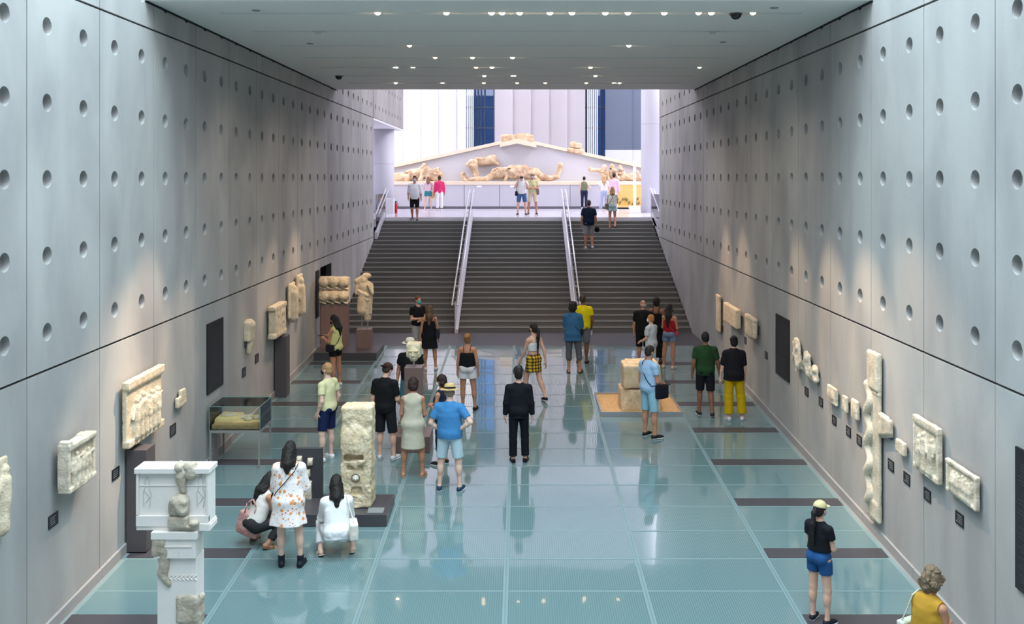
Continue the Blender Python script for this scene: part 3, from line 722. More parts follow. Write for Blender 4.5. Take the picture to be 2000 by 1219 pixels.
def two_fig(W, d, H):
    return [box((-W*.24, -d*.4, H*.45), (W*.2, d*.4, H*.42), .03), box((W*.26, -d*.4, H*.52), (W*.2, d*.4, H*.47), .03), cone((-W*.24, -d*.8, H*.05), (-W*.24, -d*.85, H*.6), .14, .14, .05), cone((W*.24, -d*.8, H*.1), (W*.24, -d*.85, H*.66), .15, .13, .05),
            ell((-W*.24, -d*.9, H*.72), (.09, .1, .11), .03), ell((W*.24, -d*.9, H*.82), (.09, .1, .11), .03), cone((-W*.1, -d, H*.6), (W*.12, -d, H*.4), .05, .05, .03)], None
wallthing('figure_relief', 1, 556, 564, 594, 545, 628, two_fig, 'tall tan relief of two standing figures high near the doorway', 'relief', M_STONE, h=.022, standoff=.1)
def post(side, px0, px1, ptop, pbot_z, lab, dep=.22, Xoff=0):
    X = WL if side > 0 else WR; Ya = F*X/(px0-VX); Yb = F*(X+side*dep)/(px1-VX)
    Yc = Ya; W = .32; z1 = Z_(ptop, Yc)
    o = MB().box(0, side*dep, 0, W, 0, z1-floor_z(Yc)).build('support_post', mat('post_steel', (92, 86, 88), .5, .4, .3), bevel=.004); o.location = (X+side*.03, Yc, floor_z(Yc+.3)); tag(o, lab, 'post')
    return o
o = post(1, 250, 290, 876, 0, 'tall dark steel post carrying the large figure relief, left wall', dep=.28)
o.location.y = 12.95
o = post(1, 525, 547, 664, 0, 'slim dark post under the thick tan altar block, left wall', dep=.26); o.location.y = 20.75
for px, py, l in ((103, 1016, 'label plate below the nearest full relief on left wall'), (225, 925, 'label plate below the large figure slab, left wall'), (337, 840, 'label plate below the small broken inscribed fragment'),
                  (476, 727, 'label plate below the leg-shaped fragment'), (501, 700, 'label plate left of the slim altar post'), (543, 672, 'label plate right of the altar block')):
    label_plate(px, py, 1, 'black '+l, .22 if px < 300 else .24, .15 if px < 300 else .18)
text_panel(403, 434, 634, 772, 1, 'large black text panel on left wall above the glass display case')
text_panel(616, 622, 530, 622, 1, 'narrow black text panel just before the dark doorway')
# ---- right wall, far to near
def slabR(W, d, H): return [box((0, -d/2, H*.5), (W*.46, d/2, H*.5), .02), box((0, -d/2, H*.95), (W/2, d/2, H*.05), .02)], None
wallthing('stone_slab', -1, 1412, 1405, 1397, 578, 650, slabR, 'tall thin upright stone slab, farthest piece on the right wall', 'slab', M_STONE, h=.022, standoff=.06)
wallthing('stone_box', -1, 1453, 1437, 1412, 606, 644, lambda W, d, H: ([box((0, -d/2, H*.47), (W*.49, d*.48, H*.46), .02), box((0, -d/2, H*.95), (W*.5, d*.5, H*.07), .03)], None), 'long tan stone chest with lid mounted on the right wall', 'stone chest', M_STONE, h=.022, standoff=.06)
wallthing('stone_block', -1, 1487, 1471, 1453, 622, 667, lambda W, d, H: ([box((0, -d/2, H*.5), (W*.48, d*.46, H*.44), .06), box((0, -d/2, H*.9), (W*.5, d*.5, H*.1), .05, .03), ell((0, -d*.6, H*.25), (W*.35, d*.4, H*.28), .05)], None), 'rounded tan stone block beside the long chest, right wall', 'block', M_STONE, h=.022, standoff=.06)
text_panel(1543, 1517, 626, 748, -1, 'large dark text panel at the middle of the right wall')
def torso(seed):
    def f(W, d, H):
        r = random.Random(seed)
        return [box((r.uniform(-.05, .05)*W, -d*.4, H*.5), (W*.42, d*.4, H*.40), .05), ell((0, -d*.5, H*.55), (W*.45, d*.45, H*.46), .04), box((W*.2, -d*.5, H*.3), (W*.22, d*.45, H*.2), .04, .04), box((-W*.2, -d*.5, H*.7), (W*.2, d*.45, H*.2), .04, .04), ell((W*.1, -d*.6, H*.25), (W*.35, d*.4, H*.25), .04), ell((-W*.12, -d*.5, H*.82), (W*.25, d*.35, H*.18), .04), cone((-W*.3, -d*.8, H*.3), (W*.2, -d*.9, H*.75), .06, .05, .03), cone((W*.3, -d*.7, H*.2), (0, -d*.95, H*.5), .05, .05, .03)], None
    return f
wallthing('carved_fragment', -1, 1571, 1560, 1548, 666, 727, torso(1), 'jagged carved fragment, tallest of three ragged pieces on right wall', 'fragment', M_STONEG, h=.018, standoff=.07, noise=(.03, 6))
wallthing('carved_fragment', -1, 1591, 1580, 1567, 688, 742, torso(2), 'ragged carved fragment, middle one of three beside the text panel', 'fragment', M_STONEG, h=.018, standoff=.07, noise=(.03, 6))
wallthing('carved_fragment', -1, 1604, 1595, 1584, 717, 752, torso(3), 'smallest low ragged fragment of the three on right wall', 'fragment', M_STONEG, h=.016, standoff=.06, noise=(.02, 7))
def smallslab(W, d, H): return [box((0, -d/2, H/2), (W/2, d/2, H/2), .02), ell((0, -d, H*.5), (W*.3, .02, H*.32), .02)], None
wallthing('relief_slab', -1, 1642, 1638, 1614, 761, 795, smallslab, 'widest of three small pale slabs in a row, farthest away', 'slab', M_STONEG, h=.014, standoff=.05, noise=(.008, 9))
wallthing('relief_slab', -1, 1662, 1657, 1643, 776, 808, smallslab, 'middle of three small pale slabs in a row, right wall', 'slab', M_STONEG, h=.014, standoff=.05, noise=(.008, 9))
wallthing('relief_slab', -1, 1684, 1678, 1661, 785, 823, smallslab, 'nearest of three small pale slabs, next to the tall snake pillar', 'slab', M_STONEG, h=.014, standoff=.05, noise=(.008, 9))
def snake(W, d, H):
    P = [box((.17*W, -d*.32, H/2), (W*.33, d*.32, H*.5), .012), box((.05*W, -d*.48, H*.885), (W*.46, d*.5, H*.113), .03, .01), box((.04*W, -d*.45, H*.06), (W*.46, d*.48, H*.06), .05, .02), box((.17*W, -d*.36, H*.76), (W*.345, d*.36, H*.012), .006)]
    n = 60
    fx = lambda t: -W*.24+W*.13*math.sin(t*PI*7.5); fy = lambda t: -d*(.62+.2*math.cos(t*PI*7.5))
    for i in range(n):
        a, b = i/n, (i+1)/n
        P.append(cone((fx(a), fy(a), H*(.10+.69*a)), (fx(b), fy(b), H*(.10+.69*b)), W*.155, W*.155, .008))
    return P, None
wallthing('snake_pillar', -1, 1727, 1712, 1689, 692, 1024, snake, 'tall marble pillar with a coiling snake leaning against right wall', 'pillar', M_STONEG, h=.014, standoff=.03, noise=(.005, 9))
wallthing('stone_block', -1, 1750, 1737, 1713, 822, 876, lambda W, d, H: ([box((0, -d/2, H/2), (W/2, d/2, H/2), .02), box((-W*.1, -d*.5, H*.98), (W*.3, d*.4, H*.1), .03, .04)], [((0, -d, H*.35), (.2, -.7, -.68))]), 'angular grey-white block with plaster base, right of the snake pillar', 'block', M_STONEG, h=.014, standoff=.04)
wallthing('stone_fragment', -1, 1777, 1768, 1748, 867, 893, slab_plain, 'small plain stone block between snake pillar and large figure relief', 'fragment', M_STONEG, h=.012, standoff=.05)
wallthing('figure_relief', -1, 1848, 1831, 1781, 838, 948, relief_framed(3, True), 'large white relief slab of standing figures on the right wall', 'relief', M_STONEG, h=.011, standoff=.05)
wallthing('votive_relief', -1, 1920, 1913, 1845, 933, 1000, relief_framed(8, True), 'low wide relief with a row of figures, nearest on right wall', 'relief', M_STONEG, h=.010, standoff=.04)
for px, py, l in ((1411, 642, 'label plate below the tall thin slab, right wall'), (1456, 665, 'label plate below the long stone chest'), (1497, 694, 'label plate below the rounded tan block'), (1576, 765, 'label plate below the tallest ragged fragment'), (1604, 785, 'label plate below the smallest ragged fragment'), (1630, 821, 'label plate below the widest pale slab'), (1658, 843, 'label plate below the middle pale slab'), (1679, 860, 'label plate beside the foot of the snake pillar'),
                  (1741, 909, 'label plate below the angular plaster-based block'), (1772, 935, 'label plate below the small plain block, right wall'), (1812, 967, 'label plate below the large white figure relief'), (1875, 1014, 'label plate below the low wide relief, nearest on right')):
    label_plate(px, py, -1, 'black '+l, .2, .15)
text_panel(2040, 1987, 900, 1190, -1, 'black text panel cut off by the right frame edge')

# ---- glass display case by the left wall
e = empty('display_case', (-5.52, 16.3, floor_z(16.3))); tag(e, 'glass-topped display case with fragments on sand by left wall', 'display case')
zf = .02; T = 1.34-e.location.z; G = 1.76-e.location.z
MB().box(0, .9, 0, .75, T-.05, T).build('tray', mat('case_metal', (150, 150, 146), .5, .4, .3), e, bevel=.004)
for x in (.02, .88):
    for y in (.02, .73): MB().box(x-.015, x+.015, y-.015, y+.015, zf-.02, T-.05).build('leg', MATS['case_metal'], e)
m = MB(); m.box(0, .9, 0, .006, T, G); m.box(0, .9, .744, .75, T, G); m.box(0, .006, .006, .744, T, G); m.box(.894, .9, .006, .744, T, G); m.box(.006, .894, .006, .744, G-.006, G); m.build('glass_box', M_GLASS, e)
m = MB(); t_ = .006
for (a, b) in (((0, 0, G), (.9, 0, G)), ((0, .75, G), (.9, .75, G)), ((0, 0, T), (0, 0, G)), ((.9, 0, T), (.9, 0, G)), ((.9, .75, T), (.9, .75, G)), ((0, 0, G), (0, .75, G)), ((.9, 0, G), (.9, .75, G))): m.tube(a, b, t_, seg=6)
m.build('glass_edge', mat('glass_edge_green', (120, 150, 142), .3), e)
V, Q = field_mesh([box((.45, .37, T+.05), (.42, .34, .045), .02), box((.22, .45, T+.1), (.2, .25, .06), .04, .06)], .015, (.012, 12)); np_obj('sand_bed', V, Q, mat('yellow_sand', (232, 204, 146), .9, .1, 0, .2, 20), e)
for i, (x, y, sx, sy) in enumerate(((.2, .4, .16, .07), (.42, .42, .12, .06), (.6, .3, .08, .04), (.55, .5, .09, .05), (.72, .4, .06, .05))):
    V, Q = field_mesh([ell((0, 0, 0), (sx, sy, .04), .02), ell((sx*.5, .02, .01), (sx*.5, sy*.8, .035), .02)], .01, (.008, 16, i)); o = np_obj('relic_fragment', V, Q, M_STONE)
    o.location = (-5.52+x, 16.3+y, 1.34+(.16 if i == 0 else .12)); tag(o, ['long pinkish carved piece at the left in the glass display case', 'second carved piece from the left in the display case', 'small front piece on the sand in the display case', 'small rear piece on the sand in the display case', 'rightmost small piece on the sand in the display case'][i], 'fragment', 'pieces in the display case')

# ---- white restored stele in the left foreground
SY = 9.2; SX = X_(345, SY)
e = empty('restored_stele', (SX, SY, floor_z(SY))); tag(e, 'white plaster stele with ancient marble pieces, left foreground', 'stele')
b0 = e.location.z
def sx(px): return X_(px, SY)-SX
def sz_(py): return Z_(py, SY)-b0
M_ANT = mat('antique_patch', (206, 196, 178), .85, .2, 0, 1, 8, .6, 30, (158, 146, 128))
m = MB(); m.box(sx(307), sx(384), 0, .22, 0, sz_(1090)); m.box(sx(303), sx(388), -.03, .25, 0, .12); m.build('shaft', M_PLAST, e, bevel=.006)
m = MB(); m.box(sx(302), sx(384), -.04, .20, sz_(1088), sz_(1050)); m.box(sx(299), sx(388), -.06, .22, sz_(1050), sz_(1036))
for a in (330, 352): m.box(sx(a), sx(a+1.4), -.047, -.04, sz_(1083), sz_(1048))
m.box(sx(318), sx(378), -.05, -.04, sz_(1066), sz_(1063)); m.build('capital', M_PLAST, e, bevel=.005)
m = MB(); m.box(sx(266), sx(408), .02, .20, sz_(1028), sz_(918)); m.box(sx(264), sx(411), -.03, .22, sz_(924), sz_(914)); m.box(sx(266), sx(271), -.01, .02, sz_(1006), sz_(924)); m.box(sx(403), sx(408), -.01, .02, sz_(1020), sz_(924)); m.box(sx(266), sx(408), -.012, .02, sz_(1028), sz_(1007)); m.box(sx(390), sx(410), -.02, .21, sz_(1036), sz_(1022)); m.box(sx(266), sx(411), .0, .21, sz_(1036), sz_(1026)); m.box(sx(271), sx(403), .012, .02, sz_(951), sz_(948))
m.build('relief_head', M_PLAST, e, bevel=.005)
m = MB()     # incised figures: raised hair-thin contour lines
for cx in (286, 391):
    pts = [(cx-6, 990), (cx-8, 965), (cx-3, 950), (cx-5, 940), (cx, 932), (cx+5, 940), (cx+3, 950), (cx+8, 965), (cx+5, 992)]
    m.path([(sx(a), .016, sz_(b)) for a, b in pts], .004, 6)
    m.path([(sx(cx-4), .016, sz_(960)), (sx(cx+5), .016, sz_(972)), (sx(cx-3), .016, sz_(984))], .004, 6)
m.build('figure_outline', mat('plaster_line', (206, 206, 206), .8), e)
m = MB()
for i in range(7):
    for s in (-1, 1):
        m.tube((sx(330+i*8), -.004, sz_(1128)), (sx(330+i*8)+.035, -.004, sz_(1128)+s*.028), .006, seg=6)
m.build('leaf_band', M_PLAST, e)
def patch(prims, h=.010, nz=(.008, 14)):
    V, Q = field_mesh(prims, h, nz); return np_obj('marble_piece', V, Q, M_ANT, e)
patch([ell((sx(352), .02, sz_(921)), (.045, .05, .10), .02), box((sx(354), .03, sz_(925)), (.055, .05, .10), .02, .03), ell((sx(350), -.02, sz_(912)), (.04, .05, .04), .02), cone((sx(352), 0, sz_(930)), (sx(358), 0, sz_(958)), .05, .03, .02)])
patch([cone((sx(366), .01, sz_(912)), (sx(388), .01, sz_(925)), .05, .035, .03), ell((sx(372), .0, sz_(928)), (.06, .045, .055), .03), box((sx(372), .05, sz_(912)), (.04, .05, .03), .01, .02)])
patch([ell((sx(352), -.01, sz_(980)), (.10, .08, .085), .03), cone((sx(342), -.06, sz_(974)), (sx(360), -.05, sz_(996)), .035, .04, .02), cone((sx(336), -.02, sz_(985)), (sx(362), -.06, sz_(978)), .03, .03, .02), box((sx(350), .0, sz_(995)), (.095, .06, .05), .03, .03)])
patch([box((sx(350), .0, sz_(1018)), (.105, .06, .065), .03, .02)])
patch([ell((sx(381), -.03, sz_(1020)), (.055, .06, .04), .02), ell((sx(374), -.03, sz_(1026)), (.05, .05, .025), .02)])
patch([box((sx(306), -.02, sz_(1060)), (.035, .035, .12), .02), box((sx(320), -.025, sz_(1058)), (.03, .03, .10), .02, .03), cone((sx(322), -.01, sz_(1075)), (sx(321), -.005, sz_(1112)), .05, .045, .03), cone((sx(316), -.005, sz_(1118)), (sx(330), -.005, sz_(1140)), .045, .03, .03)])
patch([box((sx(366), .02, sz_(1190)), (.11, .05, .14), .03), box((sx(374), .08, sz_(1200)), (.08, .10, .15), .03, .02)])

# ---- dark plinth with the tall limestone slab and a small stand
PZ = floor_z(13.83)
o = MB().hexa([(-3.78, 13.83, PZ), (-2.02, 13.83, PZ), (-2.02, 14.72, floor_z(14.72)), (-3.78, 14.72, floor_z(14.72)), (-3.78, 13.83, .755), (-2.02, 13.83, .755), (-2.02, 14.72, .755), (-3.78, 14.72, .755)]).build('plinth', M_GRAN, bevel=.004); tag(o, 'long low dark granite plinth under the tall limestone slab', 'plinth')
hx = -2.28-.25
V, Q = field_mesh([box((0, 0, .40), (.235, .20, .40), .03), box((.01, 0, 1.05), (.235, .19, .50), .04, .03),
                   ell((-.02, -.2, .95), (.22, .05, .30), .05), box((-.02, -.2, .78), (.15, .09, .045), .02, .02, None, 's'), box((-.08, -.21, .62), (.05, .07, .035), .01, .01, None, 's'), box((.06, -.21, .62), (.035, .06, .045), .01, .01, None, 's'),
                   ell((0, -.215, .47), (.062, .05, .055), .005, None, 's'), box((.01, -.21, .26), (.075, .06, .06), .01, .01, None, 's')], .014, (.022, 8))
o = np_obj('limestone_slab', V, Q, M_LIME); o.location = (hx, 14.28, .755); tag(o, 'tall rough limestone slab with niches and small carved face', 'slab')
V, Q = field_mesh([ell((0, -.02, .0), (.052, .03, .048), .01), cone((0, -.05, .01), (0, -.055, -.015), .008, .012, .01), ell((-.02, -.045, .012), (.014, .012, .007), .004, None, 's'), ell((.02, -.045, .012), (.014, .012, .007), .004, None, 's')], .006)
np_obj('carved_face', V, Q, mat('pale_face_stone', (226, 220, 204), .8), o).location = (0, -.17, .47)
MB().lathe([(.060, -.004), (.066, 0), (.060, .004)], seg=28).build('face_ring', M_BLACK, o).matrix_local = Matrix.Translation((0, -.207, .47)) @ Matrix.Rotation(PI/2, 4, 'X')
o = MB().hexa([(0, 0, 0), (.24, 0, 0), (.24, .14, 0), (0, .14, 0), (0, 0, .012), (.24, 0, .012), (.24, .14, .04), (0, .14, .04)]).build('label_stand', mat('grey_label', (120, 124, 124), .4)); o.location = (-2.32, 13.88, .755); tag(o, 'sloping grey label on the plinth before the limestone slab', 'label')
bx = empty('backing_panel', (-3.36, 14.55, .755)); tag(bx, 'upright dark panel with pale fragments behind the floral dress woman', 'display panel')
MB().box(-.42, .22, 0, .08, 0, .78).build('board', M_DSTEEL, bx, bevel=.003)
for i, (px, py, pw, ph, l) in enumerate(((605, 903, 10, 14, 'small cup-shaped pale fragment, topmost on the dark panel'), (598, 925, 14, 13, 'small lumpy pale fragment, middle one on the dark panel'), (598, 961, 20, 40, 'square pale marble block, lowest on the dark panel'), (584, 898, 10, 12, 'tiny pale fragment beside the cup-shaped one'))):
    Y = 14.5; V, Q = field_mesh([box((0, 0, 0), (pw*Y/F/2, .04, ph*Y/F/2), .012), ell((0, -.03, 0), (pw*Y/F/2.4, .03, ph*Y/F/2.6), .02)], .009, (.006, 15, i)); o = np_obj('marble_fragment', V, Q, M_STONEG); o.location = (X_(px, Y), 14.53, Z_(py, Y)); tag(o, l, 'fragment', 'fragments on the dark panel')

# ---- stone head on its pedestal
e = empty('head_pedestal', (-2.03, 17.45, floor_z(17.1))); tag(e, 'slim brown granite pedestal on a square base, centre left', 'pedestal')
MB().box(-.36, .33, -.36, .36, 0, .30).build('base', M_GRANW, e, bevel=.006); MB().box(-.165, .165, -.16, .16, .30, 2.24-e.location.z).build('column', M_GRANW, e, bevel=.005)
V, Q = field_mesh([box((0, .02, .27), (.135, .12, .13), .03), ell((0, -.06, .21), (.105, .12, .15), .03), box((0, .02, .36), (.13, .13, .05), .03, .02), cone((0, -.18, .24), (0, -.19, .19), .014, .022, .015), ell((-.045, -.16, .24), (.028, .02, .014), .01, None, 's'), ell((.045, -.16, .24), (.028, .02, .014), .01, None, 's'), ell((0, -.165, .15), (.035, .02, .008), .008, None, 's'), box((0, -.145, .275), (.09, .03, .012), .008, .01)], .010, (.010, 12))
o = np_obj('head_sculpture', V, Q, mat('pale_head_stone', (232, 222, 194), .8, .2, 0, 1, 10, .4, 40, (204, 190, 156))); o.location = (-2.03, 17.43, 2.24+.04); tag(o, 'carved stone head with a block crown, mounted on slim pedestal', 'sculpture')
MB().tube((0, 0, -.045), (0, 0, .10), .016).build('mount_pin', M_STEEL, o)

# ---- blocks in the bed of gravel
e = empty('gravel_tray', (1.67, 19.3, floor_z(19.3))); tag(e, 'steel tray of tan gravel holding two marble blocks', 'tray')
t0, t1 = floor_z(19.3)-e.location.z, floor_z(21.05)-e.location.z; top = .90-e.location.z
m = MB()
for (x0, x1, y0, y1) in ((0, 1.72, 0, .03), (0, 1.72, 1.72, 1.75), (0, .03, .03, 1.72), (1.69, 1.72, .03, 1.72)): m.box(x0, x1, y0, y1, -.0, top)
m.build('rim', M_STEEL, e)
V, Q = field_mesh([box((.86, .875, top-.09), (.835, .85, .06), .01)], .018, (.022, 26)); np_obj('gravel', V, Q, mat('tan_gravel', (216, 186, 146), .95, .1, 0, 1, 40, .8, 60, (160, 124, 84)), e)
V, Q = field_mesh([box((0, 0, .22), (.43, .36, .23), .03), box((-.06, .02, .40), (.36, .30, .05), .02, .02)], .016, (.016, 6), [((-.36, -.3, .2), (-.66, -.66, .35))])
o = np_obj('marble_block', V, Q, mat('warm_marble', (226, 206, 176), .8, .2, 0, 1, 7, .4, 40, (196, 170, 134))); o.location = (2.56, 19.95, .83); tag(o, 'broad lower marble block half sunk in the gravel tray', 'block')
V, Q = field_mesh([box((0, 0, .27), (.40, .32, .25), .05), box((.02, .03, .52), (.33, .27, .03), .02, .02), box((.16, -.34, .08), (.14, .05, .08), .02, .01, None, 's')], .016, (.014, 6, 5))
o = np_obj('marble_block', V, Q, MATS['warm_marble']); o.location = (2.58, 19.95, .83+.455); tag(o, 'upper marble block resting on the lower one in the tray', 'block')
k = MB(); k.box(-.0, .30, -.335, -.318, .19, .30); k.build('inset_slot', mat('inset_tan', (190, 168, 120), .8), o)
k = MB()
for i in range(4):
    for j in (0, 1): k.tube((.04+i*.065, -.345, .22+j*.045), (.04+i*.065, -.33, .22+j*.045), .010, seg=8)
k.build('drill_hole', M_BLACK, o)

# ---- curled fleece slab, standing statue and their plinth in the far left corner
z = floor_z(24.2)
o = MB().hexa([(-5.45, 24.2, z), (-3.8, 24.2, z), (-3.8, 25.5, floor_z(25.5)), (-5.45, 25.5, floor_z(25.5)), (-5.45, 24.2, 1.2), (-3.8, 24.2, 1.2), (-3.8, 25.5, 1.2), (-5.45, 25.5, 1.2)]).build('plinth', M_GRAN, bevel=.004); tag(o, 'low granite plinth in the far left corner before the stairs', 'plinth')
o = MB().box(-5.42, -4.70, 24.85, 25.25, 1.2, 2.40).build('pedestal', M_GRANW, bevel=.006); tag(o, 'broad brown granite pedestal under the curled fleece relief', 'pedestal')
P = [box((0, .02, .36), (.40, .14, .35), .04)]
for j, zz in enumerate((.58, .20)):
    for i in range(3): P.append(ell((-.26+.26*i, -.13, zz), (.15, .13, .15), .02))
    P.append(box((0, -.1, zz+.06), (.39, .1, .08), .04, .03))
    for i in range(4): P.append(ell((-.33+.22*i, -.16, zz-.14), (.07, .08, .05), .015, None, 's')); P.append(cone((-.36+.2*i, -.16, zz-.14), (-.22+.2*i, -.16, zz-.19), .03, .025, .02))
V, Q = field_mesh(P, .016, (.018, 10)); o = np_obj('fleece_relief', V, Q, M_STONE); o.location = (-5.06, 25.0, 2.40); tag(o, 'thick tan relief of curled locks on a broad pedestal', 'relief')
e = MB().box(-.195, .195, -.19, .19, 0, .52).build('pedestal', M_GRANW, bevel=.005); e.location = (-4.24, 24.95, 1.2); tag(e, 'small square granite pedestal under the standing statue', 'pedestal')
P = [cone((-.06, 0, .32), (-.03, 0, .75), .15, .14, .06), cone((.08, .02, .10), (.07, 0, .7), .10, .13, .05), ell((0, 0, .95), (.19, .13, .20), .05), ell((.0, -.03, 1.13), (.085, .09, .11), .03), ell((.05, .03, 1.24), (.13, .12, .09), .04), cone((-.04, 0, 1.18), (-.2, -.02, 1.10), .085, .075, .05),
     cone((-.19, 0, 1.02), (-.21, -.03, .78), .06, .05, .03), cone((.18, 0, 1.0), (.22, -.08, .78), .06, .05, .03), cone((.22, -.1, .8), (.13, -.14, 1.0), .045, .04, .02), cone((-.15, -.1, .85), (.12, -.12, .72), .035, .04, .02), cone((-.16, -.09, .78), (.1, -.11, .60), .03, .035, .02), cone((.17, -.02, .7), (.16, -.03, .25), .06, .05, .03), cone((-.02, -.12, .65), (.02, -.1, .3), .03, .025, .02)]
V, Q = field_mesh(P, .014, (.010, 14)); o = np_obj('draped_statue', V, Q, M_STONE); o.location = (-4.24, 24.93, 1.90); tag(o, 'headless-looking draped figure carrying a bundle, mounted on two rods', 'statue')
o['label'] = 'tan draped statue with a bundle on shoulders, on two rods'
MB().tube((-.07, .0, -.181), (-.07, 0, .40), .014).build('mount_rod', M_STEEL, o); MB().tube((.09, .0, -.181), (.09, 0, .2), .014).build('mount_rod', M_STEEL, o)

# ---- the pediment in the upper hall
PY = 46.6; M_PB = mat('podium_grey', (186, 186, 196), .6, .3, 0, .04, 2); M_CREAM = mat('cream_stone', (226, 212, 190), .8, .2, 0, .08, 4)
e = empty('podium', (0, PY, UZ)); tag(e, 'long pale grey podium below the pediment sculptures', 'podium')
zt = Z_(354, PY)-UZ
x = X_(700, PY)
while x < X_(1182, PY)-.3:
    xe = min(x+1.785, X_(1182, PY)); MB().box(x+.012, xe-.012, 0, 2.0, .12, zt-.18).build('front_panel', M_PB, e); x = xe
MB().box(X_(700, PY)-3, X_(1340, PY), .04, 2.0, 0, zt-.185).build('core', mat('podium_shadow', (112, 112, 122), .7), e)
MB().box(X_(700, PY)-3, X_(1340, PY), -.04, 2.3, zt-.18, zt).build('ledge', M_CREAM, e, bevel=.01)
def pp(px, py, Y=PY+1.2): return (X_(px, Y), Z_(py, Y))
e = empty('pediment_wall', (0, 0, 0)); tag(e, 'grey triangular pediment wall with cream raking edges', 'pediment')
base = UZ+zt
MB().prism([(pp(560, 0)[0], base), (pp(1460, 0)[0], base), pp(1460, 372), pp(1010, 276), pp(560, 372)], PY+1.0, PY+1.25).build('gable_board', mat('pediment_grey', (196, 196, 204), .7), e)
for a, b, nm in (((560, 367), (1010, 269), 0), ((1010, 269), (1460, 367), 1)):
    A0, B0 = pp(*a), pp(*b)
    MB().prism([(A0[0], A0[1]-.17), (B0[0], B0[1]-.17), (B0[0], B0[1]+.0), (A0[0], A0[1]+.0)], PY+.85, PY+1.3).build('raking_edge', M_CREAM, e)
pts = [pp(976, 280), pp(1010, 272), pp(1048, 280), pp(1047, 289), pp(1010, 281), pp(977, 288)]
MB().prism(pts, PY+.55, PY+1.3).build('peak_block', M_CREAM, e)
def crown(name, px, py, w, hh, dd, lab, sd, n=4):
    r = random.Random(sd); P = [box((0, 0, hh/2), (w/2, dd/2, hh/2), .05)]
    for i in range(n): P.append(ell((r.uniform(-.35, .35)*w, 0, hh*r.uniform(.7, 1)), (w*.2, dd*.4, hh*.3), .05))
    V, Q = field_mesh(P, .03, (.03, 4, sd)); o = np_obj(name, V, Q, M_SCULPT); p_ = pp(px, py); o.location = (p_[0], PY+1.05, p_[1]); tag(o, lab, 'stone piece'); return o
crown('cornice_stone', 1011, 277, 1.7, .34, .5, 'long weathered stone on the peak of the pediment', 5)
o = crown('cornice_stone', 1123, 300, .85, .25, .55, 'lower tan stone on the right slope of the pediment', 6, 2); o.rotation_euler = (0, .12, 0)
o = crown('cornice_stone', 1123, 290, .62, .28, .5, 'upper tan stone stacked on the right slope of pediment', 8, 2); o.rotation_euler = (0, .12, 0)
def group_sculpt(name, px0, px1, yt, yb, P, lab, y=PY+.4, h=.03, nz=(.045, 6)):
    rr = random.Random(px0); big = [p for p in P if p['t'] == 'ell' and p['r'].max() > .2]
    for p in big:
        for i in range(7):
            t, ph = rr.uniform(0, 2*PI), rr.uniform(-.2, 1.2); c = p['c']+p['r']*A(math.cos(t)*math.cos(ph), -abs(math.sin(t)*math.cos(ph)), math.sin(ph))*.95
            if rr.random() < .6: P.append(ell(tuple(c), (rr.uniform(.07, .14), .09, rr.uniform(.06, .14)), .03))
            else: P.append(ell(tuple(c), (rr.uniform(.08, .16), .08, rr.uniform(.03, .06)), .02, None, 's'))
    V, Q = field_mesh(P, h, nz+(px0*.01,)); o = np_obj(name, V, Q, M_SCULPT); o.location = ((X_(px0, y)+X_(px1, y))/2, y, UZ+zt-.02); tag(o, lab, 'sculpture'); return o
# left: man and snake-tailed sea god
P = [cone((-1.9, 0, .12), (-1.2, 0, .16), .13, .22, .05), cone((-1.2, 0, .18), (-.6, .0, .2), .24, .26, .08), ell((-.2, 0, .35), (.5, .3, .32), .1), ell((.35, 0, .42), (.38, .28, .3), .1), ell((.8, .1, .32), (.45, .25, .33), .1), cone((.1, 0, .5), (.3, -.1, .78), .12, .13, .05), cone((-.4, -.2, .45), (-.55, -.25, .06), .11, .09, .05), cone((.2, -.2, .4), (.1, -.3, .08), .1, .1, .05), cone((.5, -.15, .3), (.45, -.2, .05), .1, .1, .04)]
group_sculpt('sea_creature_sculpture', 757, 878, 325, 354, P, 'tan limestone sculpture of a wrestling figure with long tail, left')
P = [ell((0, 0, 0), (.22, .2, .2), .05), ell((.04, 0, .2), (.1, .12, .16), .04), ell((-.1, 0, -.1), (.15, .15, .1), .05)]
o = group_sculpt('small_figure', 899, 915, 335, 354, [ell((0, 0, .2), (.16, .15, .14), .05), ell((-.06, 0, .38), (.12, .12, .12), .05), ell((.08, 0, .1), (.2, .15, .1), .05)], 'small broken lump left of the central animals')
# centre: lion group and bull
P = [ell((-.0, .0, .45), (.75, .32, .32), .1), ell((-.8, 0, .42), (.45, .3, .3), .1), ell((.8, 0, .40), (.5, .3, .28), .1), cone((-.2, -.1, .6), (.5, -.1, .66), .22, .2, .1), cone((-1.1, -.1, .35), (-1.5, -.15, .12), .17, .13, .06), cone((-1.5, -.15, .12), (-2.2, -.15, .1), .13, .11, .05),
     cone((1.1, 0, .3), (1.7, 0, .15), .22, .15, .08), cone((1.7, 0, .15), (2.15, 0, .25), .15, .13, .05), cone((2.15, 0, .25), (2.3, 0, .75), .13, .13, .05), ell((2.32, 0, .85), (.16, .14, .12), .04), cone((-1.9, 0, .15), (-2.1, 0, .65), .13, .15, .06), ell((-2.15, 0, .82), (.25, .2, .25), .06), cone((-.4, -.2, .4), (-.5, -.3, .06), .1, .09, .04), cone((.3, -.2, .4), (.4, -.3, .06), .1, .09, .04), cone((.9, -.2, .35), (1.2, -.3, .05), .1, .09, .04), ell((-.6, -.2, .5), (.25, .2, .2), .06)]
group_sculpt('lion_bull_sculpture', 905, 1107, 320, 354, P, 'long tan sculpture of a lion bringing down a bull, centre')
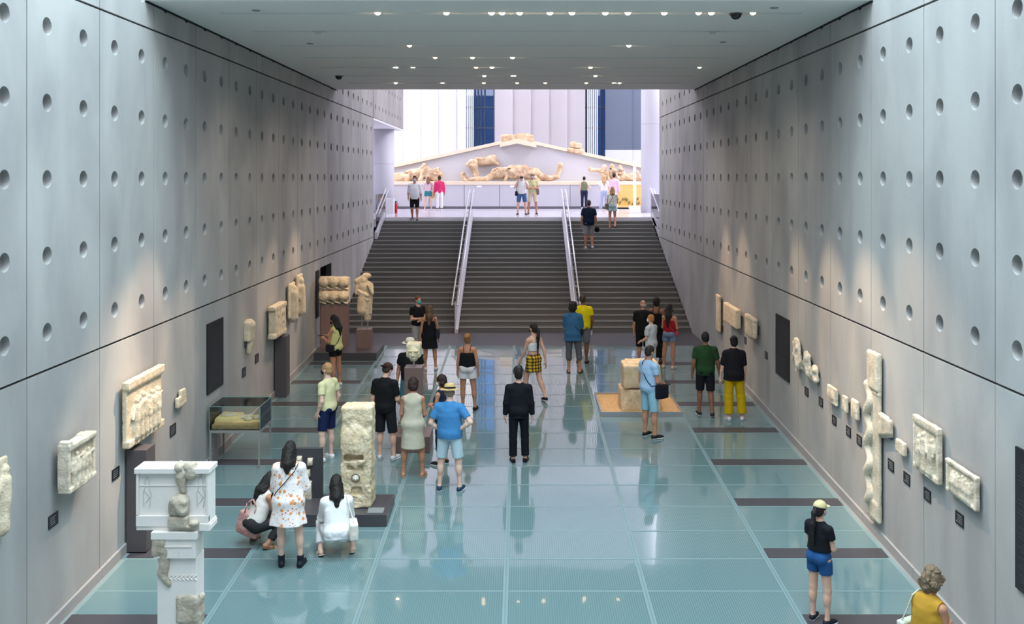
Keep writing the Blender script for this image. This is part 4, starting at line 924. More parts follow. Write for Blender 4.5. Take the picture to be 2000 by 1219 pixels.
P = [box((-.15, 0, 0), (.38, .2, .2), .08), ell((.3, 0, .08), (.3, .24, .26), .06), ell((.42, -.1, .2), (.14, .12, .14), .05), cone((.45, -.1, -.05), (.6, -.1, -.14), .12, .09, .04)]
V, Q = field_mesh(P, .035, (.05, 6)); o = np_obj('lion_mane_fragment', V, Q, M_SCULPT); o.location = (X_(948, PY+.7), PY+.78, Z_(315, PY+.7)); tag(o, 'tan maned head fragment mounted above the central animals', 'sculpture')
MB().tube((0, 0, 0), (0, .3, 0), .04).build('mount_pin', M_STEEL, o)
# right: three-bodied figure
P = [ell((-.5, 0, .35), (.2, .18, .33), .06), ell((-.1, 0, .38), (.2, .18, .33), .06), ell((.3, 0, .33), (.2, .18, .3), .06), ell((-.52, -.05, .75), (.12, .12, .14), .04), ell((-.12, -.05, .78), (.12, .12, .14), .04), ell((.3, -.05, .72), (.12, .12, .14), .04), cone((-.6, 0, .55), (-1.1, 0, .6), .1, .09, .04), ell((-1.2, 0, .62), (.14, .1, .13), .04),
     cone((.5, 0, .25), (1.0, 0, .22), .2, .2, .08), cone((1.0, 0, .22), (1.6, 0, .16), .2, .14, .08), cone((1.6, 0, .16), (2.2, 0, .1), .14, .09, .08), cone((.4, -.1, .5), (.7, -.2, .2), .07, .06, .03), cone((0, -.1, .5), (.2, -.25, .15), .07, .06, .03), cone((-.4, -.1, .5), (-.3, -.25, .12), .07, .06, .03), cone((1.1, -.1, .5), (1.3, -.1, .2), .09, .09, .04)]
group_sculpt('three_bodied_sculpture', 1150, 1250, 325, 354, P, 'tan sculpture of a three-headed creature, right of the pediment')
# model picture, light post, plinth, extinguisher, labels
e = empty('landscape_display', (0, 0, 0)); tag(e, 'yellow landscape display in the podium behind two visitors', 'display')
MB().box(X_(1182, PY), X_(1256, PY), PY-.02, PY+.02, Z_(405, PY), Z_(361, PY)).build('background', mat('display_yellow', (226, 186, 112), .8, .2, 0, .15, 2), e)
MB().box(X_(1182, PY), X_(1256, PY), PY-.2, PY+.02, Z_(405, PY), Z_(401, PY)).build('shelf', mat('shelf_gold', (206, 176, 118), .7), e)
r = random.Random(4)
for i in range(16):
    x = X_(r.uniform(1192, 1252), PY); zz = Z_(r.uniform(388, 400), PY)
    V, Q = field_mesh([ell((0, 0, 0), (.05, .03, .06), .03), ell((.03, 0, .05), (.04, .03, .05), .03)], .022, (.012, 14, i)); o = np_obj('shrub_model', V, Q, mat('model_green', (124, 118, 70), .9), e); o.location = (x, PY-.05, zz)
o = MB().box(-.06, .06, -.06, .06, .33, 2.35).build('sign_post', mat('white_sign', (236, 238, 244), .4), bevel=.005); o.location = (X_(1239.5, 41), 41, UZ); tag(o, 'thin white upright post on a block, beside right column', 'post'); MB().box(-.24, .24, -.2, .2, 0, .33).build('foot_block', MATS['white_sign'], o, bevel=.01)
o = MB().box(-.24, .24, -.2, .2, 0, .66).build('plinth', mat('plinth_white', (220, 220, 228), .5), bevel=.01); o.location = (X_(761, 41.3), 41.0, UZ); tag(o, 'small white plinth at the foot of the left column', 'plinth')
MB().box(-.14, .14, -.19, .1, .662, .675).build('label', mat('label_bluewhite', (238, 240, 250)), o)
e = empty('fire_extinguisher', (X_(773, 41.4), 41.4, UZ)); tag(e, 'red fire extinguisher on the floor beside the left column', 'fire extinguisher')
MB().lathe([(0, 0), (.065, 0), (.07, .02), (.07, .38), (.05, .43), (.02, .46), (0, .46)], seg=20).build('cylinder', mat('red_paint', (176, 28, 40), .35), e, smooth=True)
MB().box(-.03, .03, -.02, .02, .46, .52).box(-.03, .08, -.012, .012, .52, .535).build('valve', M_BLACK, e); MB().path([(.03, 0, .49), (.1, 0, .42), (.1, 0, .2)], .012).build('hose', M_BLACK, e)
e = empty('marble_display', (X_(746, 45.5), 45.5, UZ)); tag(e, 'pinkish marble blocks with column pieces far left behind the column', 'sculpture')
m = MB(); m.box(-.45, .5, -.1, .3, 0, .4); m.build('base', M_CREAM, e)
for x in (-.28, .02, .32): MB().lathe([(.0, .4), (.13, .4), (.12, 1.55), (.15, 1.62), (0, 1.62)], (x, 0, 0), seg=20).build('column_piece', mat('pink_marble', (228, 200, 182), .7, .2, 0, .1, 5), e, smooth=True)
MB().box(-.5, .5, -.2, .3, 1.62, 2.05).build('lintel', M_CREAM, e, bevel=.01)
for px, l in ((936, 'small white label on the podium, right of the left railing'), (1001, 'small white label on the podium by the photographer')):
    o = MB().box(-.12, .12, -.012, 0, -.045, .045).build('podium_label', MATS['label_bluewhite']); o.location = (X_(px, PY), PY, Z_(364, PY)); tag(o, l, 'label')
# ================================================================== PEOPLE
# A person is built in a 1.75 m frame facing +y, x to the person's right, and then scaled.
def rotx(a): c, s = math.cos(a), math.sin(a); return np.array([[1, 0, 0], [0, c, -s], [0, s, c]])
def roty(a): c, s = math.cos(a), math.sin(a); return np.array([[c, 0, s], [0, 1, 0], [-s, 0, c]])
def rotz(a): c, s = math.cos(a), math.sin(a); return np.array([[c, -s, 0], [s, c, 0], [0, 0, 1]])
def un(v): v = np.array(v, float); return v/np.linalg.norm(v)
ARM = {'down': ((.16, -.02, -1), (.07, .16, -1)), 'down2': ((.20, -.16, -1), (.10, .22, -1)), 'swingf': ((.12, .35, -1), (.0, .55, -.9)), 'swingb': ((.16, -.42, -1), (.08, -.12, -1)),
       'hip': ((.75, -.28, -.95), (-.85, .16, -.62)), 'front': ((.14, .12, -1), (-.62, .85, .12)), 'phone': ((.12, .22, -1), (-.35, .95, .35)), 'pocket': ((.24, -.2, -1), (-.05, .45, -1)),
       'behind': ((.16, -.28, -1), (-.8, -.42, -.42)), 'camera': ((.35, .55, -.75), (-.42, .45, .95)), 'cross': ((.12, .22, -1), (-.95, .42, -.12)), 'hold': ((.14, .10, -1), (-.25, .8, -.35)), 'out': ((.4, .1, -.9), (.25, .35, -.9))}
LEG = {'st': ((.03, 0, -1), (.0, -.02, -1)), 'wide': ((.13, .02, -1), (.06, -.03, -1)), 'fwd': ((.02, .36, -1), (.02, .12, -1)), 'back': ((.02, -.22, -1), (.02, -.55, -1)), 'bent': ((.06, .2, -1), (.03, -.2, -1)),
       'stepup': ((.03, .85, -.6), (.02, -.25, -1)), 'squat': ((.28, 1, .12), (.05, -.72, -.72)), 'kneel': ((.12, .9, -.35), (.0, -1, -.32)), 'lean': ((.02, .04, -1), (.0, .02, -1))}
def hand(P, wr, f, inn, side, curl, k=.004):
    """wr wrist, f forearm direction, inn palm normal; five fingers, the thumb on the side of the palm"""
    n = un(inn-f*np.dot(inn, f)); s = np.cross(f, n)*side; s = un(s)
    ctr = wr+f*.052; R = np.stack([f, s, n], 1)
    P.append(cone(wr, wr+f*.03, .026, .027, .015)); P.append(ell(ctr, (.055, .040, .017), .015, R))
    for i, (o, L) in enumerate(((-.031, .062), (-.0105, .074), (.0105, .078), (.031, .070))):
        b = wr+f*.092+s*o*.95; c1 = curl*.5; c2 = curl*1.15; fan = s*(o*2.2)
        d1 = un(f*math.cos(c1)+n*math.sin(c1)+fan*.6); d2 = un(f*math.cos(c2)+n*math.sin(c2)+fan*.4)
        m_ = b+d1*L*.52; P.append(cone(b-f*.012, m_, .0095, .0088, .003)); P.append(cone(m_, m_+d2*L*.5, .0088, .0075, .002))
    tb = wr+f*.028+s*.030+n*.006; td = un(f*.62+s*.62+n*.38); t1 = tb+td*.036; td2 = un(f*.86+s*.22+n*.42)
    P.append(cone(tb, t1, .0125, .0108, .008)); P.append(cone(t1, t1+td2*.030, .0105, .0085, .002))
SKN = {}
def skin(c):
    if c not in SKN: SKN[c] = mat('skin_%d' % len(SKN), c, .55, .35, 0, .06, 12)
    return SKN[c]
def cloth(name, c, **kw):
    key = 'cloth_%s_%02x%02x%02x' % ((name,)+tuple(c)); return mat(key, c, kw.pop('rough', .85), .2, 0, .10, 7, .25, 16, **kw)
LIGHT = (214, 168, 146); TAN = (186, 132, 104); BROWN = (136, 92, 70); PALE = (222, 184, 166)
M_EYE = mat('eye_dark', (40, 30, 28), .3)
M_LIP = mat('lip', (170, 96, 90), .5)
EXTRA = {}
def person(px, py, top, yaw, label, sk=LIGHT, fem=False, la='down', ra='down', ll='st', rl='st', lean=0, twist=0, hy=0, hp=0, hroll=0, hair=('short', (40, 30, 26)), top_g=None, bot_g=None, shoes=((200, 200, 200), 'sneaker'),
           hat=None, mask=None, pos=None, hgt=None, curl=.7, fat=1.0, dress=None, name_extra=None, hx=.009, mirror=False, group=None, squat=False):
    p0 = pos if pos is not None else fl(px, py)
    H = hgt if hgt else (py-top)*p0.y/F
    S = H/1.75
    h = hx/S if p0.y < 19 else (.0115 if p0.y < 30 else .017)
    sh = .170 if fem else .192; hp_ = .092
    armL = ARM.get(la, la); armR = ARM.get(ra, ra); legL = LEG.get(ll, ll); legR = LEG.get(rl, rl)
    J = {}
    pel = np.array([0, 0, .93])
    for s, L, nm in ((-1, legL, 'L'), (1, legR, 'R')):
        t = un(L[0])*np.array([s, 1, 1]); q = un(L[1])*np.array([s, 1, 1])
        J['hip'+nm] = pel+np.array([s*hp_, 0, -.01]); J['kn'+nm] = J['hip'+nm]+t*.435; J['an'+nm] = J['kn'+nm]+q*.405; J['shin'+nm] = q
    low = min(J['anL'][2], J['anR'][2])
    dz = .085-low
    pel = pel+np.array([0, 0, dz])
    for k_ in list(J):
        if not k_.startswith('shin'): J[k_] = J[k_]+np.array([0, 0, dz])
    RT = rotz(twist)@rotx(-lean)
    def T(x, y, z): return pel+RT@np.array([x, y, z-.93])
    RT32 = RT.astype(np.float32)
    nk = T(0, -.005, 1.465)
    RH = RT@rotz(hy)@rotx(-hp)@roty(hroll)
    if squat: RH = rotz(twist)@rotx(-lean*.4)@rotz(hy)@rotx(-hp)
    def Hd(x, y, z): return nk+RT@np.array([0, .012, .065])+RH@np.array([x, y, z-1.53])
    for s, Aa, nm in ((-1, armL, 'L'), (1, armR, 'R')):
        J['sh'+nm] = T(s*sh, -.01, 1.385); u = RT@(un(Aa[0])*np.array([s, 1, 1])); f = RT@(un(Aa[1])*np.array([s, 1, 1]))
        J['el'+nm] = J['sh'+nm]+u*.285; J['wr'+nm] = J['el'+nm]+f*.245; J['f'+nm] = f
    g = fat; w = 1.0 if not fem else .94
    P = []
    # trunk
    tor = [((0, 0, .96), (.165*(1.04 if fem else 1), .112*g, .125)), ((0, .004*g, 1.10), ((.128 if fem else .145)*g, .098*g, .15)), ((0, 0, 1.27), (.155*w, .108*g, .17))]
    if fem: tor += [((-.065, .075, 1.27), (.062, .055, .06)), ((.065, .075, 1.27), (.062, .055, .06))]
    else: tor += [((0, .05, 1.07), (.11*g, .075*g, .12))]
    for c, r in tor: P.append(ell(T(*c), r, .05, RT))
    for s in (-1, 1): P.append(cone(T(0, -.015, 1.415), T(s*sh*.86, -.012, 1.385), .062, .056, .05))
    P.append(cone(T(0, -.02, 1.36), T(0, -.005, 1.46), .095*w, .058, .05))
    P.append(cone(T(0, -.01, 1.44), Hd(0, -.005, 1.57), .057*w, .052*w, .03))
    P.append(ell(T(-.07, -.06, .95), (.085, .08, .095), .04, RT)); P.append(ell(T(.07, -.06, .95), (.085, .08, .095), .04, RT))
    # legs
    for nm, s in (('L', -1), ('R', 1)):
        hi, kn, an = J['hip'+nm], J['kn'+nm], J['an'+nm]; q = J['shin'+nm]; tq = un(kn-hi)
        P.append(cone(hi, kn, .088*(.5+.5*g), .056, .04)); P.append(cone(kn, kn+q*.1, .055, .053, .03))
        bk = un(np.array([0, -1., 0])-q*np.dot(np.array([0, -1., 0]), q)) if abs(q[1]) < .95 else np.array([0, 0, -1.])
        P.append(ell(kn+q*.13+bk*.012, (.052, .056, .10), .03, np.stack(frame(q, (1, 0, 0)), 1))); P.append(cone(kn+q*.15, an, .046, .034, .03)); P.append(ell(kn-bk*.02, (.042, .035, .048), .03))
        # foot; a heel lifts when the shin leans far
        fd = np.array([s*.22, 1, 0.]); fd = un(fd)
        tilt = max(0, q[1]*-1-.35) if q[1] < -.35 else 0
        down = np.array([0, 0, -1.])
        foot = un(fd*math.cos(tilt)+down*math.sin(tilt))
        ups = un(np.cross(np.cross(foot, np.array([0, 0, 1.])), foot))
        J['foot'+nm] = foot; J['fup'+nm] = ups
        heel = an-ups*.045-foot*.035; ball = an-ups*.055+foot*.115
        P.append(cone(an, an-ups*.035, .034, .036, .02)); P.append(cone(heel, ball, .034, .030, .02)); P.append(cone(ball, ball+foot*.055, .030, .022, .02))
        # arm
        a, e_, wv = J['sh'+nm], J['el'+nm], J['wr'+nm]; am = (.86 if fem else 1.0)*(.6+.4*g)
        P.append(cone(a, e_, .050*am, .039*am, .03)); P.append(cone(e_, e_+(wv-e_)*.35, .040*am, .040*am, .02)); P.append(cone(e_+(wv-e_)*.3, wv, .039*am, .026*am, .02))
        inn = RT@np.array([-s*1.0, .15, 0])
        if J['f'+nm][1] > .6 or abs(J['f'+nm][0]) > .5: inn = RT@np.array([-s*.35, 0, -.9])+np.array([0, -.2, .0])
        hand(P, wv, un(J['f'+nm]), un(inn), 1 if True else s, curl if not isinstance(curl, dict) else curl.get(nm, .7))
    # head
    P.append(ell(Hd(0, -.004, 1.655), (.074, .094, .098), .02, RH)); P.append(ell(Hd(0, .028, 1.600), (.058, .066, .072), .03, RH)); P.append(ell(Hd(0, .066, 1.560), (.030, .024, .024), .02, RH))
    P.append(cone(Hd(0, .088, 1.640), Hd(0, .106, 1.606), .009, .014, .014)); P.append(cone(Hd(-.03, .082, 1.652), Hd(.03, .082, 1.652), .012, .012, .012))
    P.append(cone(Hd(-.016, .088, 1.574), Hd(.016, .088, 1.574), .008, .008, .008))
    for s in (-1, 1): P.append(ell(Hd(s*.076, -.002, 1.622), (.012, .022, .032), .006, RH)); P.append(ell(Hd(s*.031, .090, 1.634), (.015, .010, .009), .004, RH, 's'))
    for s in (-1, 1): P.append(ell(Hd(s*.031, .077, 1.634), (.012, .011, .008), .002, RH))
    V, Q = field_mesh(P, h)
    cen = V[Q].mean(1); mi = np.zeros(len(Q), int)
    for s in (-1, 1): mi[np.linalg.norm((cen-Hd(s*.031, .085, 1.634))@RH/np.array([.011, .012, .007]), axis=1) < 1] = 1
    mi[np.linalg.norm((cen-Hd(0, .095, 1.574))@RH/np.array([.022, .014, .008]), axis=1) < 1] = 2
    e = np_obj('person', V*S, Q, [skin(sk), M_EYE, M_LIP], mi=mi)
    # stand: centre the feet under the given point
    fx = (J['anL']+J['anR'])/2; off = np.array([fx[0], fx[1]+.03, 0])
    e.location = p0; e.rotation_euler = (0, 0, yaw)
    c, s_ = math.cos(yaw), math.sin(yaw); ox, oy = off[0]*S, off[1]*S
    e.location = (p0.x-(c*ox-s_*oy), p0.y-(s_*ox+c*oy), p0.z+.001)
    tag(e, label, 'person', group)
    def add(name, prims, m, hh=None, noise=None, clips=None, parent=None):
        V, Q = field_mesh(prims, hh or h, noise, clips)
        return np_obj(name, V*S, Q, m, parent or e)
    ctx = dict(T=T, Hd=Hd, J=J, RT=RT, RH=RH, S=S, h=h, e=e, add=add, pel=pel, sh=sh)
    # ---- shoes
    sc, kind = shoes
    for nm in ('L', 'R'):
        an, f, u = J['an'+nm], J['foot'+nm], J['fup'+nm]; Fr = np.stack([np.cross(f, u), f, u], 1)
        sole = [cyl(an-u*.088+f*.11, an-u*.070+f*.11, .048, .048, 1, (1, 0, 0)), cyl(an-u*.088-f*.03, an-u*.070-f*.03, .04, .04, 1, (1, 0, 0)), box(an-u*.079+f*.04, (.041, .085, .0095), .004, .0, Fr), ell(an-u*.079+f*.15, (.042, .045, .011), .01, Fr)]
        up_ = [cone(an-u*.050-f*.035, an-u*.056+f*.11, .042, .037, .02), cone(an-u*.056+f*.11, an-u*.060+f*.165, .036, .028, .02)]
        if kind in ('boot',): up_.append(cone(an-u*.03, an+u*.07, .046, .048, .02))
        elif kind == 'sneaker': up_.append(cone(an-u*.04, an-u*.012, .044, .042, .02))
        sm = cloth('shoe', sc, rough=.6)
        if kind == 'sandal':
            o = add('shoe', sole+[cyl(an-u*.052+f*.085, an-u*.046+f*.11, .046, .045, 1), cyl(an-u*.03-f*.0, an-u*.018-f*.0, .043, .042, 1)], sm)
        else:
            o = add('shoe', up_, sm, clips=[(an+u*(.075 if kind == 'boot' else -.008), u)])
            add('sole', sole, mat('sole_%s' % ('dark' if sum(sc) < 200 and kind in ('boot', 'dress') else 'white'), (30, 30, 32) if sum(sc) < 200 and kind in ('boot', 'dress') else (226, 226, 226), .7), parent=o)
    # ---- bottoms
    lo = .014
    def legcover(nm, frac, r0, r1, pr):
        hi, kn, an = J['hip'+nm], J['kn'+nm], J['an'+nm]
        if frac <= 1: pr.append(cyl(hi, hi+(kn-hi)*frac, .094*(.5+.5*g)+r0, .058+(1-frac)*.03+r1, 1, k=.02))
        else:
            pr.append(cone(hi, kn, .094*(.5+.5*g)+r0, .060+r1*.6, .03)); pr.append(cyl(kn-un(an-kn)*.03, kn+(an-kn)*(frac-1), .060+r1*.6, .052+r1, 1, k=.03))
            bk = np.array([0, -.012, 0]); pr.append(ell(kn+(an-kn)*.3+bk, (.06+r0*.5, .064+r0*.5, .09), .03))
    if bot_g:
        kind, col = bot_g[0], bot_g[1]; frac = bot_g[2]; lr = bot_g[3] if len(bot_g) > 3 else .012
        m_ = col if not isinstance(col, tuple) else cloth(kind, col)
        pr = [ell(pel+RT@np.array([0, 0, .03]), (.178, .125*g, .12), .03, RT), ell(T(-.07, -.065, .945), (.095, .09, .10), .04, RT), ell(T(.07, -.065, .945), (.095, .09, .10), .04, RT), cyl(T(0, 0, .97), T(0, 0, 1.065), .175*g, .158*g, .70, RT@np.array([1, 0, 0]), k=.03)]
        if kind == 'skirt':
            pr.append(cyl(pel+np.array([0, 0, .05]), pel+np.array([0, 0, -frac]), .175, .205, .78, wave=(7, .03, .2), k=.03))
        else:
            for nm in 'LR': legcover(nm, frac, .008, lr, pr)
        add(kind, pr, m_, noise=(.004, 9, px*.1), clips=[(T(0, 0, 1.065), RT@np.array([0, 0, 1.]))] if not squat else None)
    # ---- tops
    if top_g:
        kind, col = top_g['kind'], top_g['col']; hem = top_g.get('hem', .90); lz = top_g.get('loose', .016); slv = top_g.get('sleeve', .55); sr = top_g.get('slv_r', .014)
        m_ = col if not isinstance(col, tuple) else cloth(kind, col)
        pr = []
        for c, r in tor[1:]: pr.append(ell(T(*c), tuple(np.array(r)+lz), .05, RT))
        strap = kind in ('camisole', 'crop_top', 'tank_top', 'vest')
        nar = .70 if kind == 'camisole' else 1
        if not strap or kind in ('tank_top', 'vest'):
            q = .80 if kind in ('tank_top', 'vest') else .84
            pr += [cone(T(0, -.015, 1.412), T(s*sh*q, -.012, 1.383), .062+lz*.8, .055+lz*.8, .05) for s in (-1, 1)]; pr.append(cone(T(0, -.02, 1.34), T(0, -.005, 1.43), .100*w+lz*.6, .068, .06))
        wz = 1.12
        if hem < 1.1:
            hl = top_g.get('flare', .165)+lz
            pr.append(cyl(T(0, 0, hem), T(0, 0, 1.25), hl*(.5+.5*g), ((.118 if fem else .130)*(.4+.6*g)+lz), .74*(.7+.3*g), RT@np.array([1, 0, 0]), k=.10, wave=None))
            if hem < .93: pr.append(ell(T(0, -.03, .97), (.160+lz, .118+lz, .10), .06, RT))
        for nm in 'LR':
            if strap or slv <= 0: continue
            a, e_, wv = J['sh'+nm], J['el'+nm], J['wr'+nm]
            if slv <= 1: pr.append(cone(a, a+(e_-a)*slv*.55, .053+lz*.6, .050+sr*.9, .05)); pr.append(cyl(a+(e_-a)*.25, a+(e_-a)*slv, .050+lz*.5, .053+sr, 1, k=.03))
            else: pr.append(cone(a, e_, .053+lz*.6, .046+sr, .05)); pr.append(cyl(e_-un(wv-e_)*.02, e_+(wv-e_)*(slv-1), .046+sr, .038+sr*.8, 1, k=.03))
        # neckline
        nd = top_g.get('neck', .0)
        pr.append(ell(T(0, .03, 1.475-nd*.3), (.066+nd*.2, .075, .035+nd), .01, RT, 's'))
        cl = [(T(0, 0, hem), RT@np.array([0, 0, -1.]))]
        if kind in ('camisole', 'crop_top'): cl.append((T(0, 0, 1.315), RT@np.array([0, .10, 1.])))
        if squat: cl = []
        if kind == 'tank_top' or kind == 'vest':
            for s in (-1, 1): pr.append(ell(T(s*(sh+.035), 0, 1.39), (.06, .10, .10), .01, RT, 's'))
        o = add(kind, pr, m_, noise=(.006, 8, px*.13), clips=cl)
        if kind in ('camisole', 'crop_top'):
            for s in (-1, 1):
                st = [T(s*.075, .115, 1.29), T(s*.085, .055, 1.44), T(s*.09, -.03, 1.475), T(s*.08, -.09, 1.42), T(s*.065, -.12, 1.29)]
                add('strap', [cone(a_, b_, .009 if kind == 'camisole' else .013, .009 if kind == 'camisole' else .013, .004) for a_, b_ in zip(st[:-1], st[1:])], m_)
        if top_g.get('collar'):
            add('collar', [cyl(T(0, -.012, 1.445), T(0, -.008, 1.488), .074, .064, .95, k=.01)], cloth('collar', top_g['collar']), parent=o)
        if top_g.get('cuffs'):
            for nm in 'LR': wv, f = J['wr'+nm], un(J['f'+nm]); add('cuff', [cyl(wv-f*.03, wv+f*.008, .036, .035, 1)], cloth('cuff', top_g['cuffs']), parent=o)
    # ---- dresses
    if dress:
        col = dress['col']; m_ = col if not isinstance(col, tuple) else cloth('dress', col); hemz = dress['hem']; lz = dress.get('loose', .018)
        pr = [ell(T(*c), tuple(np.array(r)+lz), .05, RT) for c, r in tor]
        pr.append(cyl(T(0, 0, 1.20), T(0, 0, .93), .108+lz*1.5, .150+lz*1.5, .76, RT@np.array([1, 0, 0]), k=.10))
        pr.append(cyl(pel+RT@np.array([0, 0, .03]), np.array([pel[0]+dress.get('hx', 0), pel[1]+dress.get('hy', 0), hemz]), .155+lz, dress['flare'], .82, wave=(6, dress.get('wave', .04), .1), k=.10))
        slv = dress.get('sleeve', 0)
        if dress.get('straps'):
            pass
        else:
            q = .84 if slv else .72
            pr += [cone(T(0, -.015, 1.412), T(s*sh*q, -.012, 1.383), .062+lz*.8, .055+lz*.8, .05) for s in (-1, 1)]; pr.append(cone(T(0, -.02, 1.34), T(0, -.005, 1.43), .10*w+lz*.5, .068, .06))
        if slv:
            for nm in 'LR':
                a, e_, wv = J['sh'+nm], J['el'+nm], J['wr'+nm]; sr = dress.get('slv_r', .02)
                pr.append(cone(a, e_, .056+sr*.5, .050+sr, .05))
                if slv > 1: pr.append(cyl(e_, e_+(wv-e_)*(slv-1), .050+sr, .042+sr, 1, k=.04))
        pr.append(ell(T(0, .03, 1.475), (.068, .085, .045+dress.get('neck', 0)), .01, RT, 's'))
        if not slv and not dress.get('straps'):
            for s in (-1, 1): pr.append(ell(T(s*(sh+.04), 0, 1.39), (.06, .10, .10), .01, RT, 's'))
        cl = [(T(0, 0, 1.33), RT@np.array([0, .05, 1.]))] if dress.get('straps') else None
        o = add('dress', pr, m_, noise=(.007, 7, px*.13), clips=cl)
        if dress.get('straps'):
            for s in (-1, 1):
                st = [T(s*.075, .11, 1.30), T(s*.085, .055, 1.44), T(s*.09, -.03, 1.475), T(s*.08, -.09, 1.42), T(s*.065, -.12, 1.30)]
                add('strap', [cone(a_, b_, .011, .011, .004) for a_, b_ in zip(st[:-1], st[1:])], m_)
    # ---- hair
    if hair:
        st, hc = hair[0], hair[1]; hm = mat('hair_%02x%02x%02x' % tuple(hc), hc, .6, .35, 0, .35, 40, .6, 60)
        cut = [ell(Hd(0, .105, 1.615), (.075, .075, .085), .01, RH, 's')]
        if st == 'bald': pr = [ell(Hd(0, -.035, 1.62), (.082, .075, .045), .01, RH)]; cut = [ell(Hd(0, .03, 1.69), (.07, .10, .06), .01, RH, 's')]
        elif st == 'short': pr = [ell(Hd(0, -.012, 1.668), (.082, .100, .098), .02, RH), ell(Hd(0, -.045, 1.615), (.074, .065, .065), .02, RH)]
        elif st == 'bob': pr = [ell(Hd(0, -.014, 1.665), (.090, .108, .103), .02, RH), ell(Hd(0, -.04, 1.59), (.094, .075, .085), .03, RH)]
        elif st == 'curly': pr = [ell(Hd(0, -.014, 1.665), (.102, .115, .108), .02, RH), ell(Hd(0, -.045, 1.59), (.105, .08, .09), .03, RH)]
        else: pr = [ell(Hd(0, -.012, 1.668), (.083, .102, .099), .02, RH), ell(Hd(0, -.045, 1.610), (.076, .068, .075), .02, RH)]
        nz = (.010, 22, px*.3)
        if st == 'curly': nz = (.035, 20, px*.3)
        if st == 'long':
            L = hair[2] if len(hair) > 2 else .3
            pr += [cone(Hd(0, -.065, 1.62), T(0, -.118, 1.45), .070, .068, .04), cone(T(0, -.118, 1.45), T(0.0, -.135, 1.47-L), .068, .034, .04), cone(Hd(-.07, -.03, 1.62), T(-.075, -.09, 1.44), .03, .035, .03), cone(Hd(.07, -.03, 1.62), T(.075, -.09, 1.44), .03, .035, .03)]
        if st == 'tail':
            L = hair[2] if len(hair) > 2 else .3; b0 = Hd(0, -.115, 1.66); b1 = Hd(0, -.155, 1.60); b2 = T(0, -.165, 1.46); b3 = T(0, -.15, 1.50-L)
            pr += [cone(b0, b1, .026, .032, .02), cone(b1, b2, .034, .038, .03), cone(b2, b3, .038, .016, .03)]
        if st == 'bun': pr += [ell(Hd(0, -.10, 1.735), (.042, .040, .038), .015, RH)]
        if st == 'updo': pr += [ell(Hd(0, -.10, 1.68), (.055, .045, .06), .02, RH)]
        if st == 'bald': hh = add('hair', pr+cut, hm, noise=(.004, 22))
        else: add('hair', pr+cut, hm, noise=nz)
        if st in ('tail', 'bun'):
            c0 = Hd(0, -.112, 1.665) if st == 'tail' else Hd(0, -.085, 1.705)
            add('hair_tie', [ell(c0, (.03, .03, .02), .0, RH)], cloth('hair_tie', (20, 20, 22)))
    # ---- masks and hats
    if mask:
        o = add('face_mask', [ell(Hd(0, .052, 1.585), (.064, .066, .052), .02, RH), cone(Hd(0, .10, 1.60), Hd(0, .112, 1.58), .022, .02, .02)], cloth('mask', mask), clips=[(Hd(0, .035, 1.58), RH@np.array([0, -1., 0])), (Hd(0, 0, 1.618), RH@np.array([0, -.25, 1.]))])
        add('ear_loop', [cone(Hd(s*.066, .045, z), Hd(s*.084, -.004, 1.625), .003/S*1.2, .003/S*1.2, .0) for s in (-1, 1) for z in (1.60, 1.565)], cloth('mask', mask), hh=min(h, .007), parent=o) if p0.y < 19 else None
    if hat:
        kind, hc = hat[0], hat[1]
        if kind == 'cap':
            back = len(hat) > 2 and hat[2] == 'back'; d = -1 if back else 1
            o = add('cap', [ell(Hd(0, -.008, 1.672), (.094, .112, .100), .01, RH)], cloth('cap', hc), clips=[(Hd(0, 0, 1.668), RH@np.array([0, -.12, -1.]))])
            add('visor', [ell(Hd(0, d*.115, 1.675 if not back else 1.65), (.075, .085, .012), .0, RH)], cloth('cap', hc), clips=[(Hd(0, d*.085, 1.67), RH@np.array([0, -d*1., 0]))], hh=min(h, .008), parent=o)
        else:
            br = hat[2] if len(hat) > 2 else .17
            hm2 = mat('straw_%02x%02x%02x' % tuple(hc), hc, .85, .2, 0, .15, 60, .5, 120)
            o = add('hat', [cyl(Hd(0, -.01, 1.672), Hd(0, -.012, 1.684), br, br*.97, 1.0, RH@np.array([1, 0, 0])), cyl(Hd(0, -.01, 1.68), Hd(0, -.012, 1.775), .100, .084, 1.12, RH@np.array([1, 0, 0]), k=.02, rd=.03)], hm2, hh=min(h, .009), noise=(.004, 8))
            if len(hat) > 3: add('hatband', [cyl(Hd(0, -.01, 1.690), Hd(0, -.011, 1.716), .104, .101, 1.12, RH@np.array([1, 0, 0]))], cloth('band', hat[3]), hh=min(h, .009), parent=o)
    EXTRA[label] = ctx
    return ctx
def world_pts(ctx, pts):
    e = ctx['e']; M = Matrix.Translation(e.location) @ Matrix.Rotation(e.rotation_euler[2], 4, 'Z')
    return [M @ Vector([float(c)*ctx['S'] for c in p]) for p in pts]
